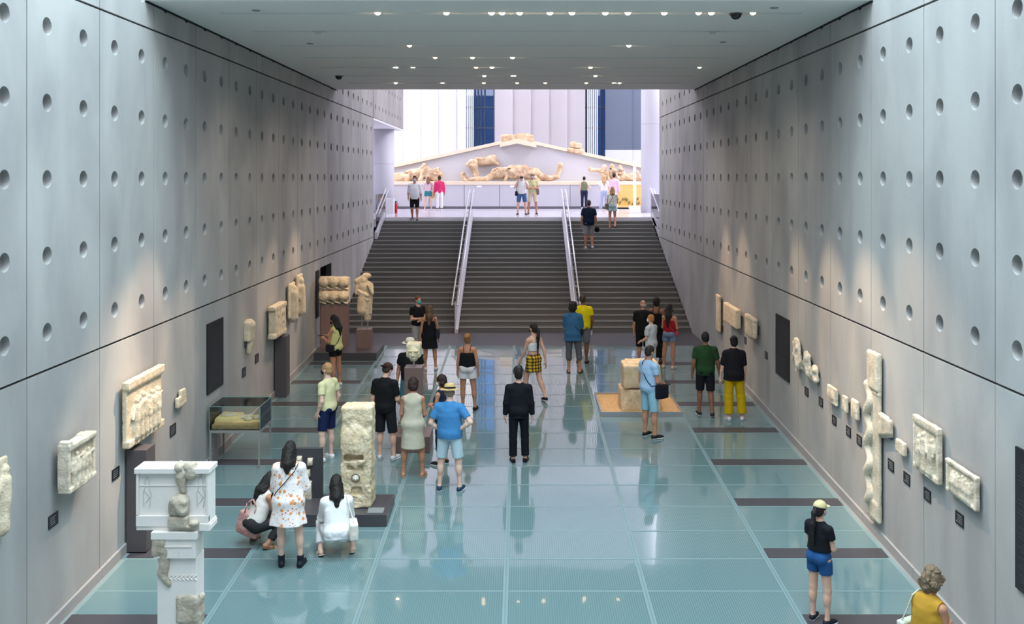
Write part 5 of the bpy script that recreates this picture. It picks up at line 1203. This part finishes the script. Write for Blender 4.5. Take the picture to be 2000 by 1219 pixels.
def shoulder_bag(ctx, label, col, side, size=(.13, .05, .10), strap_to=None, drop=.92, cat='bag', depth=-.02, name='shoulder_bag', r=.009, fwd=0.0, hm=None):
    """a bag hanging at the hip on a strap; strap_to=-side crosses the body"""
    T = ctx['T']; s = side; st = strap_to if strap_to is not None else side; xb = s*(.205+size[1]*.5)
    bp = T(xb, fwd, drop)
    bagpts = [box(bp, (size[1], size[0], size[2]), .025, .01), ell(bp+np.array([0, 0, -size[2]*.3]), (size[1]*1.15, size[0]*.95, size[2]*.75), .03)]
    m_ = hm or cloth('bag', col); org = ctx['e']
    V, Q = field_mesh(bagpts, ctx['h']); o = np_obj(name, V*ctx['S'], Q, m_); o.location = org.location; o.rotation_euler = org.rotation_euler; tag(o, label, cat)
    if st == side: a = [T(s*.13, -.0, 1.485), T(s*.14, -.09, 1.44), T(s*.19, -.13, 1.25), bp+np.array([0, -size[0]*.7, size[2]])]; b = [T(s*.13, 0, 1.485), T(s*.14, .085, 1.43), T(s*.195, .125, 1.25), bp+np.array([0, size[0]*.7, size[2]])]
    else: a = [T(st*.10, -.01, 1.49), T(st*.085, -.10, 1.43), T(st*.02, -.145, 1.28), T(s*.1, -.15, 1.13), T(s*.185, -.10, 1.02), bp+np.array([0, -size[0]*.6, size[2]])]; b = [T(st*.10, -.01, 1.49), T(st*.09, .09, 1.43), T(st*.03, .155, 1.28), T(s*.1, .15, 1.12), T(s*.185, .11, 1.02), bp+np.array([0, size[0]*.6, size[2]])]
    rr = max(r, ctx['h']*.75)
    pr = [cone(p_, q_, rr, rr, .004) for L in (a, b) for p_, q_ in zip(L[:-1], L[1:])]
    V, Q = field_mesh(pr, ctx['h']); np_obj('strap', V*ctx['S'], Q, m_, o); return o
def held(ctx, nm, prims_fn, name, label, cat, m_, d=.10):
    wv, f = ctx['J']['wr'+nm], un(ctx['J']['f'+nm]); V, Q = field_mesh(prims_fn(wv+f*d, f), min(ctx['h'], .009)); o = np_obj(name, V*ctx['S'], Q, m_); o.location = ctx['e'].location; o.rotation_euler = ctx['e'].rotation_euler; tag(o, label, cat); return o
def phone_pr(p, f): return [box(p+np.array([0, .01, .02]), (.036, .072, .008), .004)]

def pattern(name, base, cols, scale):
    m = bpy.data.materials.new(name); m.use_nodes = True; nt = m.node_tree; b = nt.nodes['Principled BSDF']; tc = nt.nodes.new('ShaderNodeTexCoord')
    prev = None
    for i, (c, sc, th) in enumerate(cols):
        v = nt.nodes.new('ShaderNodeTexVoronoi'); v.inputs['Scale'].default_value = sc; mp = nt.nodes.new('ShaderNodeMapping'); mp.inputs['Location'].default_value = (i*3.3, i*1.7, i*.9)
        nt.links.new(tc.outputs['Object'], mp.inputs[0]); nt.links.new(mp.outputs[0], v.inputs['Vector'])
        lt = nt.nodes.new('ShaderNodeMath'); lt.operation = 'LESS_THAN'; lt.inputs[1].default_value = th; nt.links.new(v.outputs['Distance'], lt.inputs[0])
        mx = nt.nodes.new('ShaderNodeMix'); mx.data_type = 'RGBA'; nt.links.new(lt.outputs[0], mx.inputs['Factor'])
        if prev is None: mx.inputs['A'].default_value = lin(base)
        else: nt.links.new(prev, mx.inputs['A'])
        mx.inputs['B'].default_value = lin(c); prev = mx.outputs['Result']
    nt.links.new(prev, b.inputs['Base Color']); b.inputs['Roughness'].default_value = .85; b.inputs['Specular IOR Level'].default_value = .2; return m
def plaid(name):
    m = bpy.data.materials.new(name); m.use_nodes = True; nt = m.node_tree; b = nt.nodes['Principled BSDF']; tc = nt.nodes.new('ShaderNodeTexCoord'); sp = nt.nodes.new('ShaderNodeSeparateXYZ'); nt.links.new(tc.outputs['Object'], sp.inputs[0])
    def band(sock, fr, th):
        a = nt.nodes.new('ShaderNodeMath'); a.operation = 'MULTIPLY'; a.inputs[1].default_value = 2*PI*fr; nt.links.new(sock, a.inputs[0]); s = nt.nodes.new('ShaderNodeMath'); s.operation = 'SINE'; nt.links.new(a.outputs[0], s.inputs[0])
        g = nt.nodes.new('ShaderNodeMath'); g.operation = 'GREATER_THAN'; g.inputs[1].default_value = th; nt.links.new(s.outputs[0], g.inputs[0]); return g.outputs[0]
    add_ = nt.nodes.new('ShaderNodeMath'); add_.operation = 'ADD'; nt.links.new(band(sp.outputs[0], 14, .1), add_.inputs[0]); nt.links.new(band(sp.outputs[2], 14, .1), add_.inputs[1])
    r = nt.nodes.new('ShaderNodeValToRGB'); r.color_ramp.interpolation = 'CONSTANT'; d = nt.nodes.new('ShaderNodeMath'); d.operation = 'MULTIPLY'; d.inputs[1].default_value = .4; nt.links.new(add_.outputs[0], d.inputs[0]); nt.links.new(d.outputs[0], r.inputs['Fac'])
    r.color_ramp.elements[0].color = lin((214, 172, 30)); r.color_ramp.elements[1].position = .3; r.color_ramp.elements[1].color = lin((120, 96, 24)); e3 = r.color_ramp.elements.new(.6); e3.color = lin((30, 28, 24))
    nt.links.new(r.outputs['Color'], b.inputs['Base Color']); b.inputs['Roughness'].default_value = .85; return m
FLORAL = pattern('floral_cloth', (236, 226, 222), [((150, 160, 190), 26, .20), ((226, 150, 90), 13, .30), ((190, 84, 70), 13, .14)], 1)
PLAID = plaid('yellow_plaid')
LEAFY = pattern('leafy_cloth', (220, 222, 210), [((120, 160, 160), 24, .30), ((196, 160, 90), 20, .22)], 1)
BLK = (24, 24, 27); NAVY = (28, 36, 58); DK = (36, 27, 24); WHT = (232, 230, 228); D2 = math.radians

# foreground, left to right
c = person(569, 1104, 865, D2(4), 'woman in a floral orange and white dress and dark boots, back turned', PALE, True, la=((.1, .3, -1), (-.5, .85, .1)), ra=((.22, .2, -1), (-.5, .8, .1)), ll='lean', rl='wide', lean=.12, hp=.5, hair=('long', (30, 24, 24), .12), dress=dict(col=FLORAL, hem=.62, flare=.265, loose=.03, sleeve=1.35, slv_r=.026, wave=.05), shoes=((30, 36, 46), 'boot'))
T = c['T']; pr = [T(.15, -.09, 1.47), T(.10, -.155, 1.36), T(-.02, -.165, 1.22), T(-.15, -.145, 1.08), T(-.20, -.05, 1.0)]
V, Q = field_mesh([cone(a, b, .008, .008, .003) for a, b in zip(pr[:-1], pr[1:])]+[cone(T(-.2, -.05, 1.0), T(-.215, .1, .98), .008, .008, .003), box(T(-.22, .16, .95), (.04, .09, .07), .02)], .009)
o = np_obj('crossbody_bag', V*c['S'], Q, cloth('bag', BLK)); o.location = c['e'].location; o.rotation_euler = c['e'].rotation_euler; tag(o, 'black crossbody bag with thin strap over the floral dress', 'bag')
c = person(512, 1058, 0, D2(-48), 'crouching woman in sleeveless top and dark trousers, behind floral dress', TAN, True, la=((.12, .75, -.8), (-.25, .9, .1)), ra=((.1, .7, -.8), (-.4, .9, .05)), ll='squat', rl='squat', lean=.42, hp=.3, hair=('long', (26, 22, 22), .22), hgt=1.62, pos=fl(514, 1062)+Vector((0, 0, 0)), top_g=dict(kind='tank_top', col=(224, 216, 210), hem=.95), bot_g=('trousers', (46, 46, 48), 1.85), shoes=((120, 92, 66), 'sandal'), squat=True)
def tote(loc, rz, label, m_, w_=.36, h_=.30, d_=.10, ry=0):
    e = empty('tote_bag', loc, rz); tag(e, label, 'bag')
    V, Q = field_mesh([box((0, 0, h_/2), (w_*.46, d_/2, h_/2), .03), ell((0, 0, h_*.32), (w_*.52, d_*.62, h_*.34), .04)], .012, (.008, 9)); np_obj('pouch', V, Q, m_, e)
    for s in (-1, 1):
        pts = [(-w_*.22, s*d_*.4, h_-.02), (-w_*.2, s*d_*.4, h_+.14), (0, s*d_*.3, h_+.22), (w_*.2, s*d_*.4, h_+.14), (w_*.22, s*d_*.4, h_-.02)]; MB().path(pts, .011).build('handle', m_, e, smooth=True)
    return e
p = fl(482, 1055); e = tote((X_(483, 13.2), 13.2, floor_z(13.2)+.16), D2(-20), 'large dusty pink woven tote bag beside the crouching woman', mat('pink_woven', (204, 156, 150), .9, .1, 0, .3, 30, .6, 50), .38, .33, .14); e.rotation_euler = (0, D2(14), D2(-20))
c = person(657, 1080, 0, D2(14), 'squatting woman in a white shirt with long dark hair, back turned', PALE, True, la=((.15, .7, -.8), (-.15, .9, -.3)), ra=((.15, .7, -.8), (-.3, .9, -.2)), ll='squat', rl='squat', lean=.30, hp=.28, hy=-.1, hair=('long', (30, 24, 23), .14), hgt=1.68, top_g=dict(kind='shirt', col=(236, 236, 236), sleeve=1.85, hem=.86, loose=.024, flare=.165, slv_r=.016), bot_g=('trousers', (226, 226, 228), 1.8, .02), shoes=((206, 190, 176), 'sandal'), squat=True)
shoulder_bag(c, 'white leather shoulder bag on the squatting woman in white', (226, 220, 208), 1, (.15, .06, .12), None, .98, fwd=-.06)

c = person(635, 898, 711, D2(66), 'blond man in pale yellow t-shirt and navy shorts, hands behind back', PALE, la='pocket', ra='pocket', rl='st', ll='wide', hair=('short', (190, 150, 104)), mask=(24, 24, 26), top_g=dict(kind='t_shirt', col=(226, 222, 176), sleeve=.6), bot_g=('shorts', (26, 36, 74), .85, .022), shoes=((226, 226, 226), 'sneaker'))
c = person(655, 755, 615, D2(66), 'woman in lime vest and black shorts holding a phone, far left', TAN, True, la='phone', ra='phone', ll='st', rl='wide', hp=.3, hair=('long', (20, 18, 20), .2), mask=(22, 22, 24), top_g=dict(kind='vest', col=(204, 200, 136), hem=.90, loose=.024), bot_g=('shorts', (24, 24, 30), .38, .02), shoes=((222, 214, 204), 'sneaker'))
held(c, 'L', phone_pr, 'mobile_phone', 'mobile phone held by the woman in the lime vest', 'phone', M_BLACK)
shoulder_bag(c, 'dark crossbody bag on the woman in the lime vest', (34, 34, 44), -1, (.12, .03, .09), 1, .97)
c = person(757, 896, 710, D2(-18), 'man in black t-shirt, black shorts and backwards brown cap, head bowed', LIGHT, la='down', ra='hold', ll='st', rl='wide', hp=.55, hy=-.2, hair=('short', (60, 44, 36)), hat=('cap', (66, 46, 42), 'back'), mask=(230, 230, 232), top_g=dict(kind='t_shirt', col=(22, 22, 24), sleeve=.75, loose=.024, hem=.86), bot_g=('shorts', (28, 28, 34), .98, .03), shoes=((206, 204, 206), 'sneaker'), fat=1.05)
c = person(807, 930, 738, D2(-2), 'woman in a sleeveless beige dress with short brown bob hair, back turned', TAN, True, la='hold', ra='hold', ll='wide', rl='wide', hp=.35, hair=('bob', (52, 32, 28)), dress=dict(col=(196, 190, 170), hem=.52, flare=.215, loose=.014, wave=.0), shoes=((190, 150, 124), 'sandal'))
c = person(804, 800, 657, D2(180), 'man in black t-shirt and white hat behind the stone head', TAN, la='down2', ra='down2', ll='wide', rl='wide', hp=.2, hair=('short', (50, 40, 36)), hat=('hat', (230, 222, 204), .175, (40, 36, 34)), mask=(210, 220, 226), top_g=dict(kind='t_shirt', col=(26, 26, 30), sleeve=.6), bot_g=('shorts', (64, 116, 126), .9, .022), shoes=((120, 110, 104), 'sneaker'), pos=Vector((X_(801, 18.9), 18.9, floor_z(18.9))), hgt=1.72, fat=1.1)
c = person(862, 906, 733, D2(60), 'woman in navy sleeveless top and white mask beside the straw-hat man', TAN, True, la='front', ra='front', hp=.15, hair=('bob', (48, 32, 28)), mask=(230, 232, 236), top_g=dict(kind='tank_top', col=(26, 34, 56), hem=.86, loose=.02), bot_g=('trousers', (28, 34, 52), 1.5, .02), shoes=((36, 34, 34), 'sneaker'))
c = person(879, 957, 752, D2(-8), 'man in blue polo, pale shorts and straw hat, hands on hips', PALE, la=((.45, -.15, -1), (-.55, .3, -.55)), ra='hip', ll='wide', rl='wide', hp=.28, hy=.25, hair=('short', (150, 130, 110)), hat=('hat', (214, 184, 130), .175, (44, 40, 40)), mask=(130, 190, 216), top_g=dict(kind='polo_shirt', col=(66, 130, 184), sleeve=.68, loose=.022, hem=.89, flare=.178, collar=(60, 120, 174)), bot_g=('shorts', (182, 204, 214), .85, .03), shoes=((40, 62, 88), 'sneaker'), fat=1.15)
c = person(916, 800, 652, D2(-4), 'woman in black camisole and white shorts with tied blond hair', TAN, True, la='down', ra='down2', ll='st', rl='wide', hair=('updo', (156, 110, 66)), top_g=dict(kind='camisole', col=(24, 24, 28), hem=.94, loose=.016), bot_g=('shorts', (222, 220, 222), .45, .04), shoes=((32, 30, 34), 'dress'), fat=1.12)
c = person(819, 695, 577, D2(-140), 'boy in black t-shirt and grey shorts with a teal mask', LIGHT, la='cross', ra='front', hair=('short', (120, 70, 44)), mask=(60, 186, 190), top_g=dict(kind='t_shirt', col=(22, 22, 26), sleeve=.6), bot_g=('shorts', (170, 168, 168), .9, .025), shoes=((90, 88, 90), 'sneaker'), pos=fl(817, 697))
c = person(841, 722, 597, D2(4), 'woman in a short black dress with long fair hair, back turned', TAN, True, la='down', ra='down2', ll='st', rl='wide', hair=('long', (104, 78, 60), .22), dress=dict(col=(22, 22, 28), hem=.60, flare=.235, loose=.016, straps=True, wave=.03), shoes=((210, 204, 198), 'sneaker'))
shoulder_bag(c, 'dark shoulder bag on the woman in the black dress', (44, 46, 56), 1, (.12, .05, .13), None, 1.0, fwd=-.05)
c = person(1043, 782, 630, D2(38), 'young woman in white crop top and yellow plaid skirt walking left', LIGHT, True, la='swingf', ra='swingb', ll='fwd', rl='back', hair=('tail', (28, 22, 24), .42), mask=(26, 26, 28), top_g=dict(kind='crop_top', col=(226, 224, 226), hem=1.14, loose=.014), bot_g=('skirt', PLAID, .25), shoes=((24, 24, 28), 'sneaker'), hy=.1)
p = world_pts(c, [c['J']['wrL']+c['J']['fL']*.12])[0]
M_FILM = glass_mat('clear_plastic_bag', (200, 208, 214))
V, Q = field_mesh([ell((0, 0, -.16), (.13, .09, .13), .03), cone((0, 0, -.05), (0, 0, .02), .05, .02, .05)], .014, (.02, 12)); o = np_obj('plastic_bag', V, Q, M_FILM); o.location = p; tag(o, 'clear plastic bag hanging from the plaid-skirt woman\'s hand', 'bag')
c = person(1014, 901, 719, D2(0), 'man in a black business suit standing in the middle, back turned', LIGHT, la='down', ra='down', ll='st', rl=((.05, .10, -1), (.02, -.05, -1)), hair=('short', (26, 22, 22)), top_g=dict(kind='suit_jacket', col=(20, 22, 30), sleeve=1.92, loose=.015, hem=.83, flare=.168, slv_r=.010, collar=(230, 232, 238), cuffs=(226, 228, 234)), bot_g=('trousers', (18, 20, 28), 1.93, .022), shoes=((20, 20, 22), 'dress'))
c = person(1122, 728, 590, D2(-8), 'person in blue tunic and grey cropped trousers with curly dark hair', TAN, True, la='front', ra='front', ll='st', rl='wide', hair=('curly', (34, 28, 28)), top_g=dict(kind='tunic', col=(54, 100, 140), sleeve=.95, hem=.80, loose=.030, flare=.19), bot_g=('cropped_trousers', (92, 94, 100), 1.35, .02), shoes=((30, 28, 30), 'sandal'), fat=1.15)
shoulder_bag(c, 'small dark crossbody bag over the blue tunic', (28, 30, 38), 1, (.09, .03, .07), -1, 1.02)
c = person(1138, 710, 576, D2(-6), 'man in a bright yellow t-shirt at the foot of the stairs', BROWN, la='down', ra=((.2, 0, -1), (-.1, .5, -.8)), hair=('short', (70, 58, 52)), top_g=dict(kind='t_shirt', col=(224, 206, 20), sleeve=.55, loose=.022), bot_g=('shorts', (110, 110, 116), .9, .025), shoes=((40, 36, 36), 'sneaker'), fat=1.1)
held(c, 'R', lambda p, f: [cyl(p-np.array([0, 0, .12]), p+np.array([0, 0, .06]), .032, .03, 1), cyl(p+np.array([0, 0, .06]), p+np.array([0, 0, .09]), .014, .014, 1)], 'water_bottle', 'clear water bottle held by the man in yellow', 'bottle', mat('bottle_plastic', (214, 206, 212), .2, .5))
c = person(1256, 712, 587, D2(-12), 'bald man in black t-shirt and long black shorts, back turned', TAN, la='down', ra='hold', hair=('bald', (196, 186, 178)), hy=.5, top_g=dict(kind='t_shirt', col=(20, 20, 22), sleeve=.75, loose=.026, hem=.80), bot_g=('shorts', (24, 24, 28), .98, .03), shoes=((60, 56, 56), 'sneaker'), fat=1.15)
c = person(1283, 708, 581, D2(-25), 'woman with dark bob hair in a long black dress, behind bald man', BROWN, True, la='down', ra='down', hair=('bob', (26, 20, 22)), dress=dict(col=(20, 20, 24), hem=.16, flare=.20, loose=.014, straps=True, wave=.03), shoes=((30, 28, 28), 'sandal'))
c = person(1270, 738, 615, D2(48), 'older woman with short blond hair in a pale grey t-shirt', LIGHT, True, la='hold', ra='hold', hair=('short', (186, 128, 70)), mask=(232, 232, 234), top_g=dict(kind='t_shirt', col=(190, 196, 204), sleeve=.7, loose=.022, hem=.84), bot_g=('trousers', (206, 206, 208), 1.88, .02), shoes=((190, 188, 188), 'sneaker'), fat=1.05)
c = person(1305, 719, 595, D2(-30), 'girl in red top and denim shorts with long dark hair', TAN, True, la='front', ra='front', ll='wide', rl='st', hy=-.5, hair=('long', (28, 22, 24), .30), mask=(24, 24, 26), top_g=dict(kind='camisole', col=(150, 24, 36), hem=1.0, loose=.014), bot_g=('shorts', (112, 130, 156), .42, .02), shoes=((210, 190, 170), 'sneaker'), pos=fl(1306, 719))
shoulder_bag(c, 'small pink bag on the girl in the red top', (196, 70, 96), 1, (.07, .03, .06), -1, .98)
c = person(1272, 854, 677, D2(-58), 'man in pale blue and white polo with black bag, by marble blocks', TAN, la='down', ra='hold', ll='st', rl='wide', hair=('short', (46, 38, 38)), mask=(120, 200, 214), hp=.1, top_g=dict(kind='polo_shirt', col=(160, 194, 226), sleeve=.55, loose=.02, collar=(230, 232, 238)), bot_g=('shorts', (142, 186, 204), .95, .024), shoes=((30, 32, 36), 'sneaker'), fat=1.08)
shoulder_bag(c, 'black shoulder bag on the man in the pale blue polo', (22, 24, 32), 1, (.14, .05, .13), -1, .90, fwd=.12)
held(c, 'R', phone_pr, 'mobile_phone', 'phone held by the man in the pale blue polo', 'phone', M_BLACK)
c = person(1378, 812, 650, D2(-4), 'man in dark green t-shirt and black shorts holding his partner\'s hand', BROWN, la='down2', ra=((.26, -.02, -1), (.16, .12, -1)), ll=((.04, .12, -1), (.03, -.05, -1)), rl=((.04, -.06, -1), (.04, -.35, -1)), hair=('short', (22, 20, 22)), top_g=dict(kind='t_shirt', col=(38, 68, 38), sleeve=.68, loose=.024, hem=.86), bot_g=('shorts', (26, 26, 34), .9, .03), shoes=((38, 38, 46), 'sneaker'), fat=1.05)
c = person(1436, 820, 657, D2(-2), 'person in black t-shirt and mustard trousers with a top knot', LIGHT, True, la=((.26, -.02, -1), (.16, .12, -1)), ra='down', ll='st', rl='wide', hair=('bun', (28, 22, 24)), top_g=dict(kind='t_shirt', col=(26, 24, 30), sleeve=.85, loose=.034, hem=.84, flare=.18), bot_g=('trousers', (196, 158, 8), 1.86, .045), shoes=((206, 204, 204), 'sneaker'), fat=1.1)
c = person(1604, 1214, 981, D2(-52), 'young woman in pale yellow cap, black top and blue denim shorts', LIGHT, True, la=((.12, .18, -1), (-.9, .5, -.1)), ra=((.12, .18, -1), (-.9, .45, .0)), ll='st', rl=((.08, .03, -1), (.03, -.06, -1)), hp=.1, hair=('tail', (28, 22, 24), .34), hat=('cap', (206, 190, 146)), mask=(190, 206, 226), top_g=dict(kind='t_shirt', col=(22, 24, 30), sleeve=.5, loose=.010, hem=1.06, neck=.03), bot_g=('shorts', (34, 78, 128), .45, .02), shoes=((34, 34, 44), 'sneaker'), hx=.008)
c = person(1816, 1350, 1112, D2(-62), 'woman with curly grey-blond hair in a yellow tank top, lower right', TAN, True, la='front', ra='front', hp=.45, hair=('curly', (126, 108, 84)), mask=(150, 176, 200), top_g=dict(kind='tank_top', col=(186, 142, 50), hem=.84, loose=.03, flare=.19), bot_g=('trousers', (60, 60, 70), 1.85), shoes=((60, 60, 60), 'sneaker'), fat=1.1, pos=Vector((X_(1818, 9.05), 9.05, floor_z(9.05))), hgt=1.60, hx=.008)
shoulder_bag(c, 'pale green shoulder bag on the curly-haired woman in yellow', (196, 204, 184), -1, (.13, .05, .12), None, 1.02, fwd=-.06)

# on the stairs
def stair_pos(px, py):
    best = None
    for i in range(NS+1):
        y0 = YB+ST*i; z = LZ+SR*(i+1); yy = y0+ST*.5
        q = HY+(CZ-z)*F/yy
        if best is None or abs(q-py) < best[0]: best = (abs(q-py), Vector((X_(px, yy), yy, z)))
    return best[1]
c = person(1150, 485, 390, 0, 'man in navy t-shirt and grey shorts climbing the stairs, cap in hand', TAN, la='down2', ra='down2', ll=((.04, .05, -1), (.02, -.05, -1)), rl=((.03, .1, -1), (.03, -.45, -1)), hair=('short', (74, 66, 60)), top_g=dict(kind='t_shirt', col=(20, 36, 58), sleeve=.7, loose=.026, hem=.84), bot_g=('shorts', (150, 148, 154), .95, .03), shoes=((196, 194, 196), 'sneaker'), pos=stair_pos(1150, 484), hgt=1.80, fat=1.12, curl=1.3)
held(c, 'R', lambda p, f: [ell(p+np.array([.02, 0, -.08]), (.09, .10, .11), .02)], 'cap', 'black cap held by the man climbing the stairs', 'cap', cloth('cap', (18, 18, 20)))
c = person(1196, 450, 374, D2(-8), 'blond woman in a patterned top and pale shorts on the stairs', TAN, True, la='hold', ra='hold', ll=((.03, .05, -1), (.02, -.05, -1)), rl=((.03, .1, -1), (.03, -.6, -1)), hair=('long', (168, 130, 84), .06), top_g=dict(kind='blouse', col=LEAFY, sleeve=.5, hem=.98, loose=.026), bot_g=('shorts', (186, 208, 212), .42, .04), shoes=((40, 36, 38), 'sandal'), pos=stair_pos(1196, 450), hgt=1.62)
shoulder_bag(c, 'olive shoulder bag on the blond woman climbing the stairs', (120, 116, 90), -1, (.16, .06, .12), 1, .92)
c = person(810, 428, 342, D2(180), 'man in white shirt, black shorts and mask starting down the stairs', TAN, la='down', ra='pocket', ll=((.02, .1, -1), (.0, -.05, -1)), rl=((.02, .15, -1), (.0, -.45, -1)), hair=('short', (24, 20, 22)), mask=(150, 190, 226), top_g=dict(kind='shirt', col=(226, 226, 234), sleeve=1.2, hem=.84, loose=.024, flare=.17), bot_g=('shorts', (24, 24, 30), .95, .02), shoes=((44, 70, 104), 'sneaker'), pos=stair_pos(810, 428), hgt=1.78)
# in the upper hall
c = person(836, 410, 343, D2(8), 'woman in pale pink top and teal shorts with backpack, upper hall', PALE, True, la='hold', ra='hold', ll='wide', rl='wide', hair=('long', (140, 100, 74), .1), top_g=dict(kind='t_shirt', col=(226, 196, 212), sleeve=.5, hem=.98), bot_g=('shorts', (52, 132, 144), .42, .02), shoes=((226, 190, 200), 'sneaker'), pos=up(836, 411), hgt=1.62)
shoulder_bag(c, 'tan straw bag on the woman in teal shorts', (196, 150, 100), 1, (.12, .05, .16), None, .80)
c = person(860, 410, 342, D2(12), 'person in bright pink jacket and white trousers holding a hat', BROWN, la='down', ra='down', hair=('short', (28, 22, 24)), top_g=dict(kind='jacket', col=(214, 58, 112), sleeve=1.85, hem=.88, loose=.022), bot_g=('trousers', (232, 230, 236), 1.9, .02), shoes=((226, 224, 228), 'sneaker'), pos=up(858, 411), hgt=1.66)
held(c, 'L', lambda p, f: [cyl(p+np.array([0, .02, -.12]), p+np.array([0, .04, -.12]), .16, .15, 1), cyl(p+np.array([0, .03, -.12]), p+np.array([0, .10, -.12]), .09, .08, 1)], 'straw_hat', 'cream straw hat held by the person in pink', 'hat', mat('straw_e6dcc0', (230, 220, 192), .8))
c = person(1019, 420, 345, D2(178), 'man in white t-shirt and blue shorts taking a photograph', LIGHT, la='camera', ra='camera', hair=('bald', (120, 100, 90)), mask=(170, 206, 230), top_g=dict(kind='t_shirt', col=(226, 226, 230), sleeve=.6), bot_g=('shorts', (66, 98, 142), .85, .025), shoes=((44, 42, 46), 'sneaker'), pos=up(1019, 420), hgt=1.74, ll='wide', rl='wide')
q = world_pts(c, [c['Hd'](0, .19, 1.60)])[0]
e = empty('photo_camera', q); tag(e, 'black camera held to the face of the man in white', 'camera'); MB().box(-.07, .07, -.03, .03, -.045, .045).build('body', M_BLACK, e, bevel=.008); MB().tube((0, -.03, 0), (0, -.11, 0), .034).build('lens', M_BLACK, e)
shoulder_bag(c, 'black bag hanging beside the photographing man', (26, 26, 32), 1, (.10, .05, .10), None, .92)
c = person(1040, 420, 338, D2(184), 'man in khaki shirt, beige shorts and wide hat with crossed strap', TAN, la='front', ra='front', hair=('short', (120, 110, 100)), hat=('hat', (206, 192, 160), .20, (110, 96, 76)), mask=(150, 196, 226), top_g=dict(kind='shirt', col=(206, 200, 156), sleeve=.65), bot_g=('shorts', (214, 198, 172), .9, .03), shoes=((60, 56, 56), 'sneaker'), pos=up(1040, 419), hgt=1.78, ll='wide', rl='wide')
shoulder_bag(c, 'brown satchel on the khaki-shirted man in the hat', (128, 108, 100), -1, (.10, .05, .11), 1, .95)
c = person(1141, 406, 344, D2(-6), 'woman in olive top and navy trousers, hand on hip, upper hall', PALE, True, la='down', ra='hip', hair=('short', (34, 26, 28)), top_g=dict(kind='tank_top', col=(110, 118, 92), hem=.95), bot_g=('trousers', (30, 38, 66), 1.9, .016), shoes=((200, 196, 200), 'sneaker'), pos=up(1141, 407), hgt=1.62)
c = person(1180, 412, 346, D2(-4), 'blond woman in white top and pale blue trousers, upper hall', PALE, True, la='hold', ra='hold', ll='wide', rl='wide', hair=('long', (206, 170, 122), .18), top_g=dict(kind='t_shirt', col=(234, 234, 236), sleeve=.5, hem=1.02), bot_g=('trousers', (176, 184, 214), 1.9, .022), shoes=((234, 234, 236), 'sneaker'), pos=up(1180, 413), hgt=1.66)
c = person(1200, 410, 337, D2(-30), 'man in a pink long shirt beside the yellow landscape display', LIGHT, la='down', ra='down', hair=('short', (28, 22, 24)), top_g=dict(kind='shirt', col=(232, 192, 220), sleeve=1.85, hem=.80, loose=.022), bot_g=('trousers', (206, 200, 206), 1.9, .02), shoes=((220, 218, 222), 'sneaker'), pos=up(1200, 411), hgt=1.78)
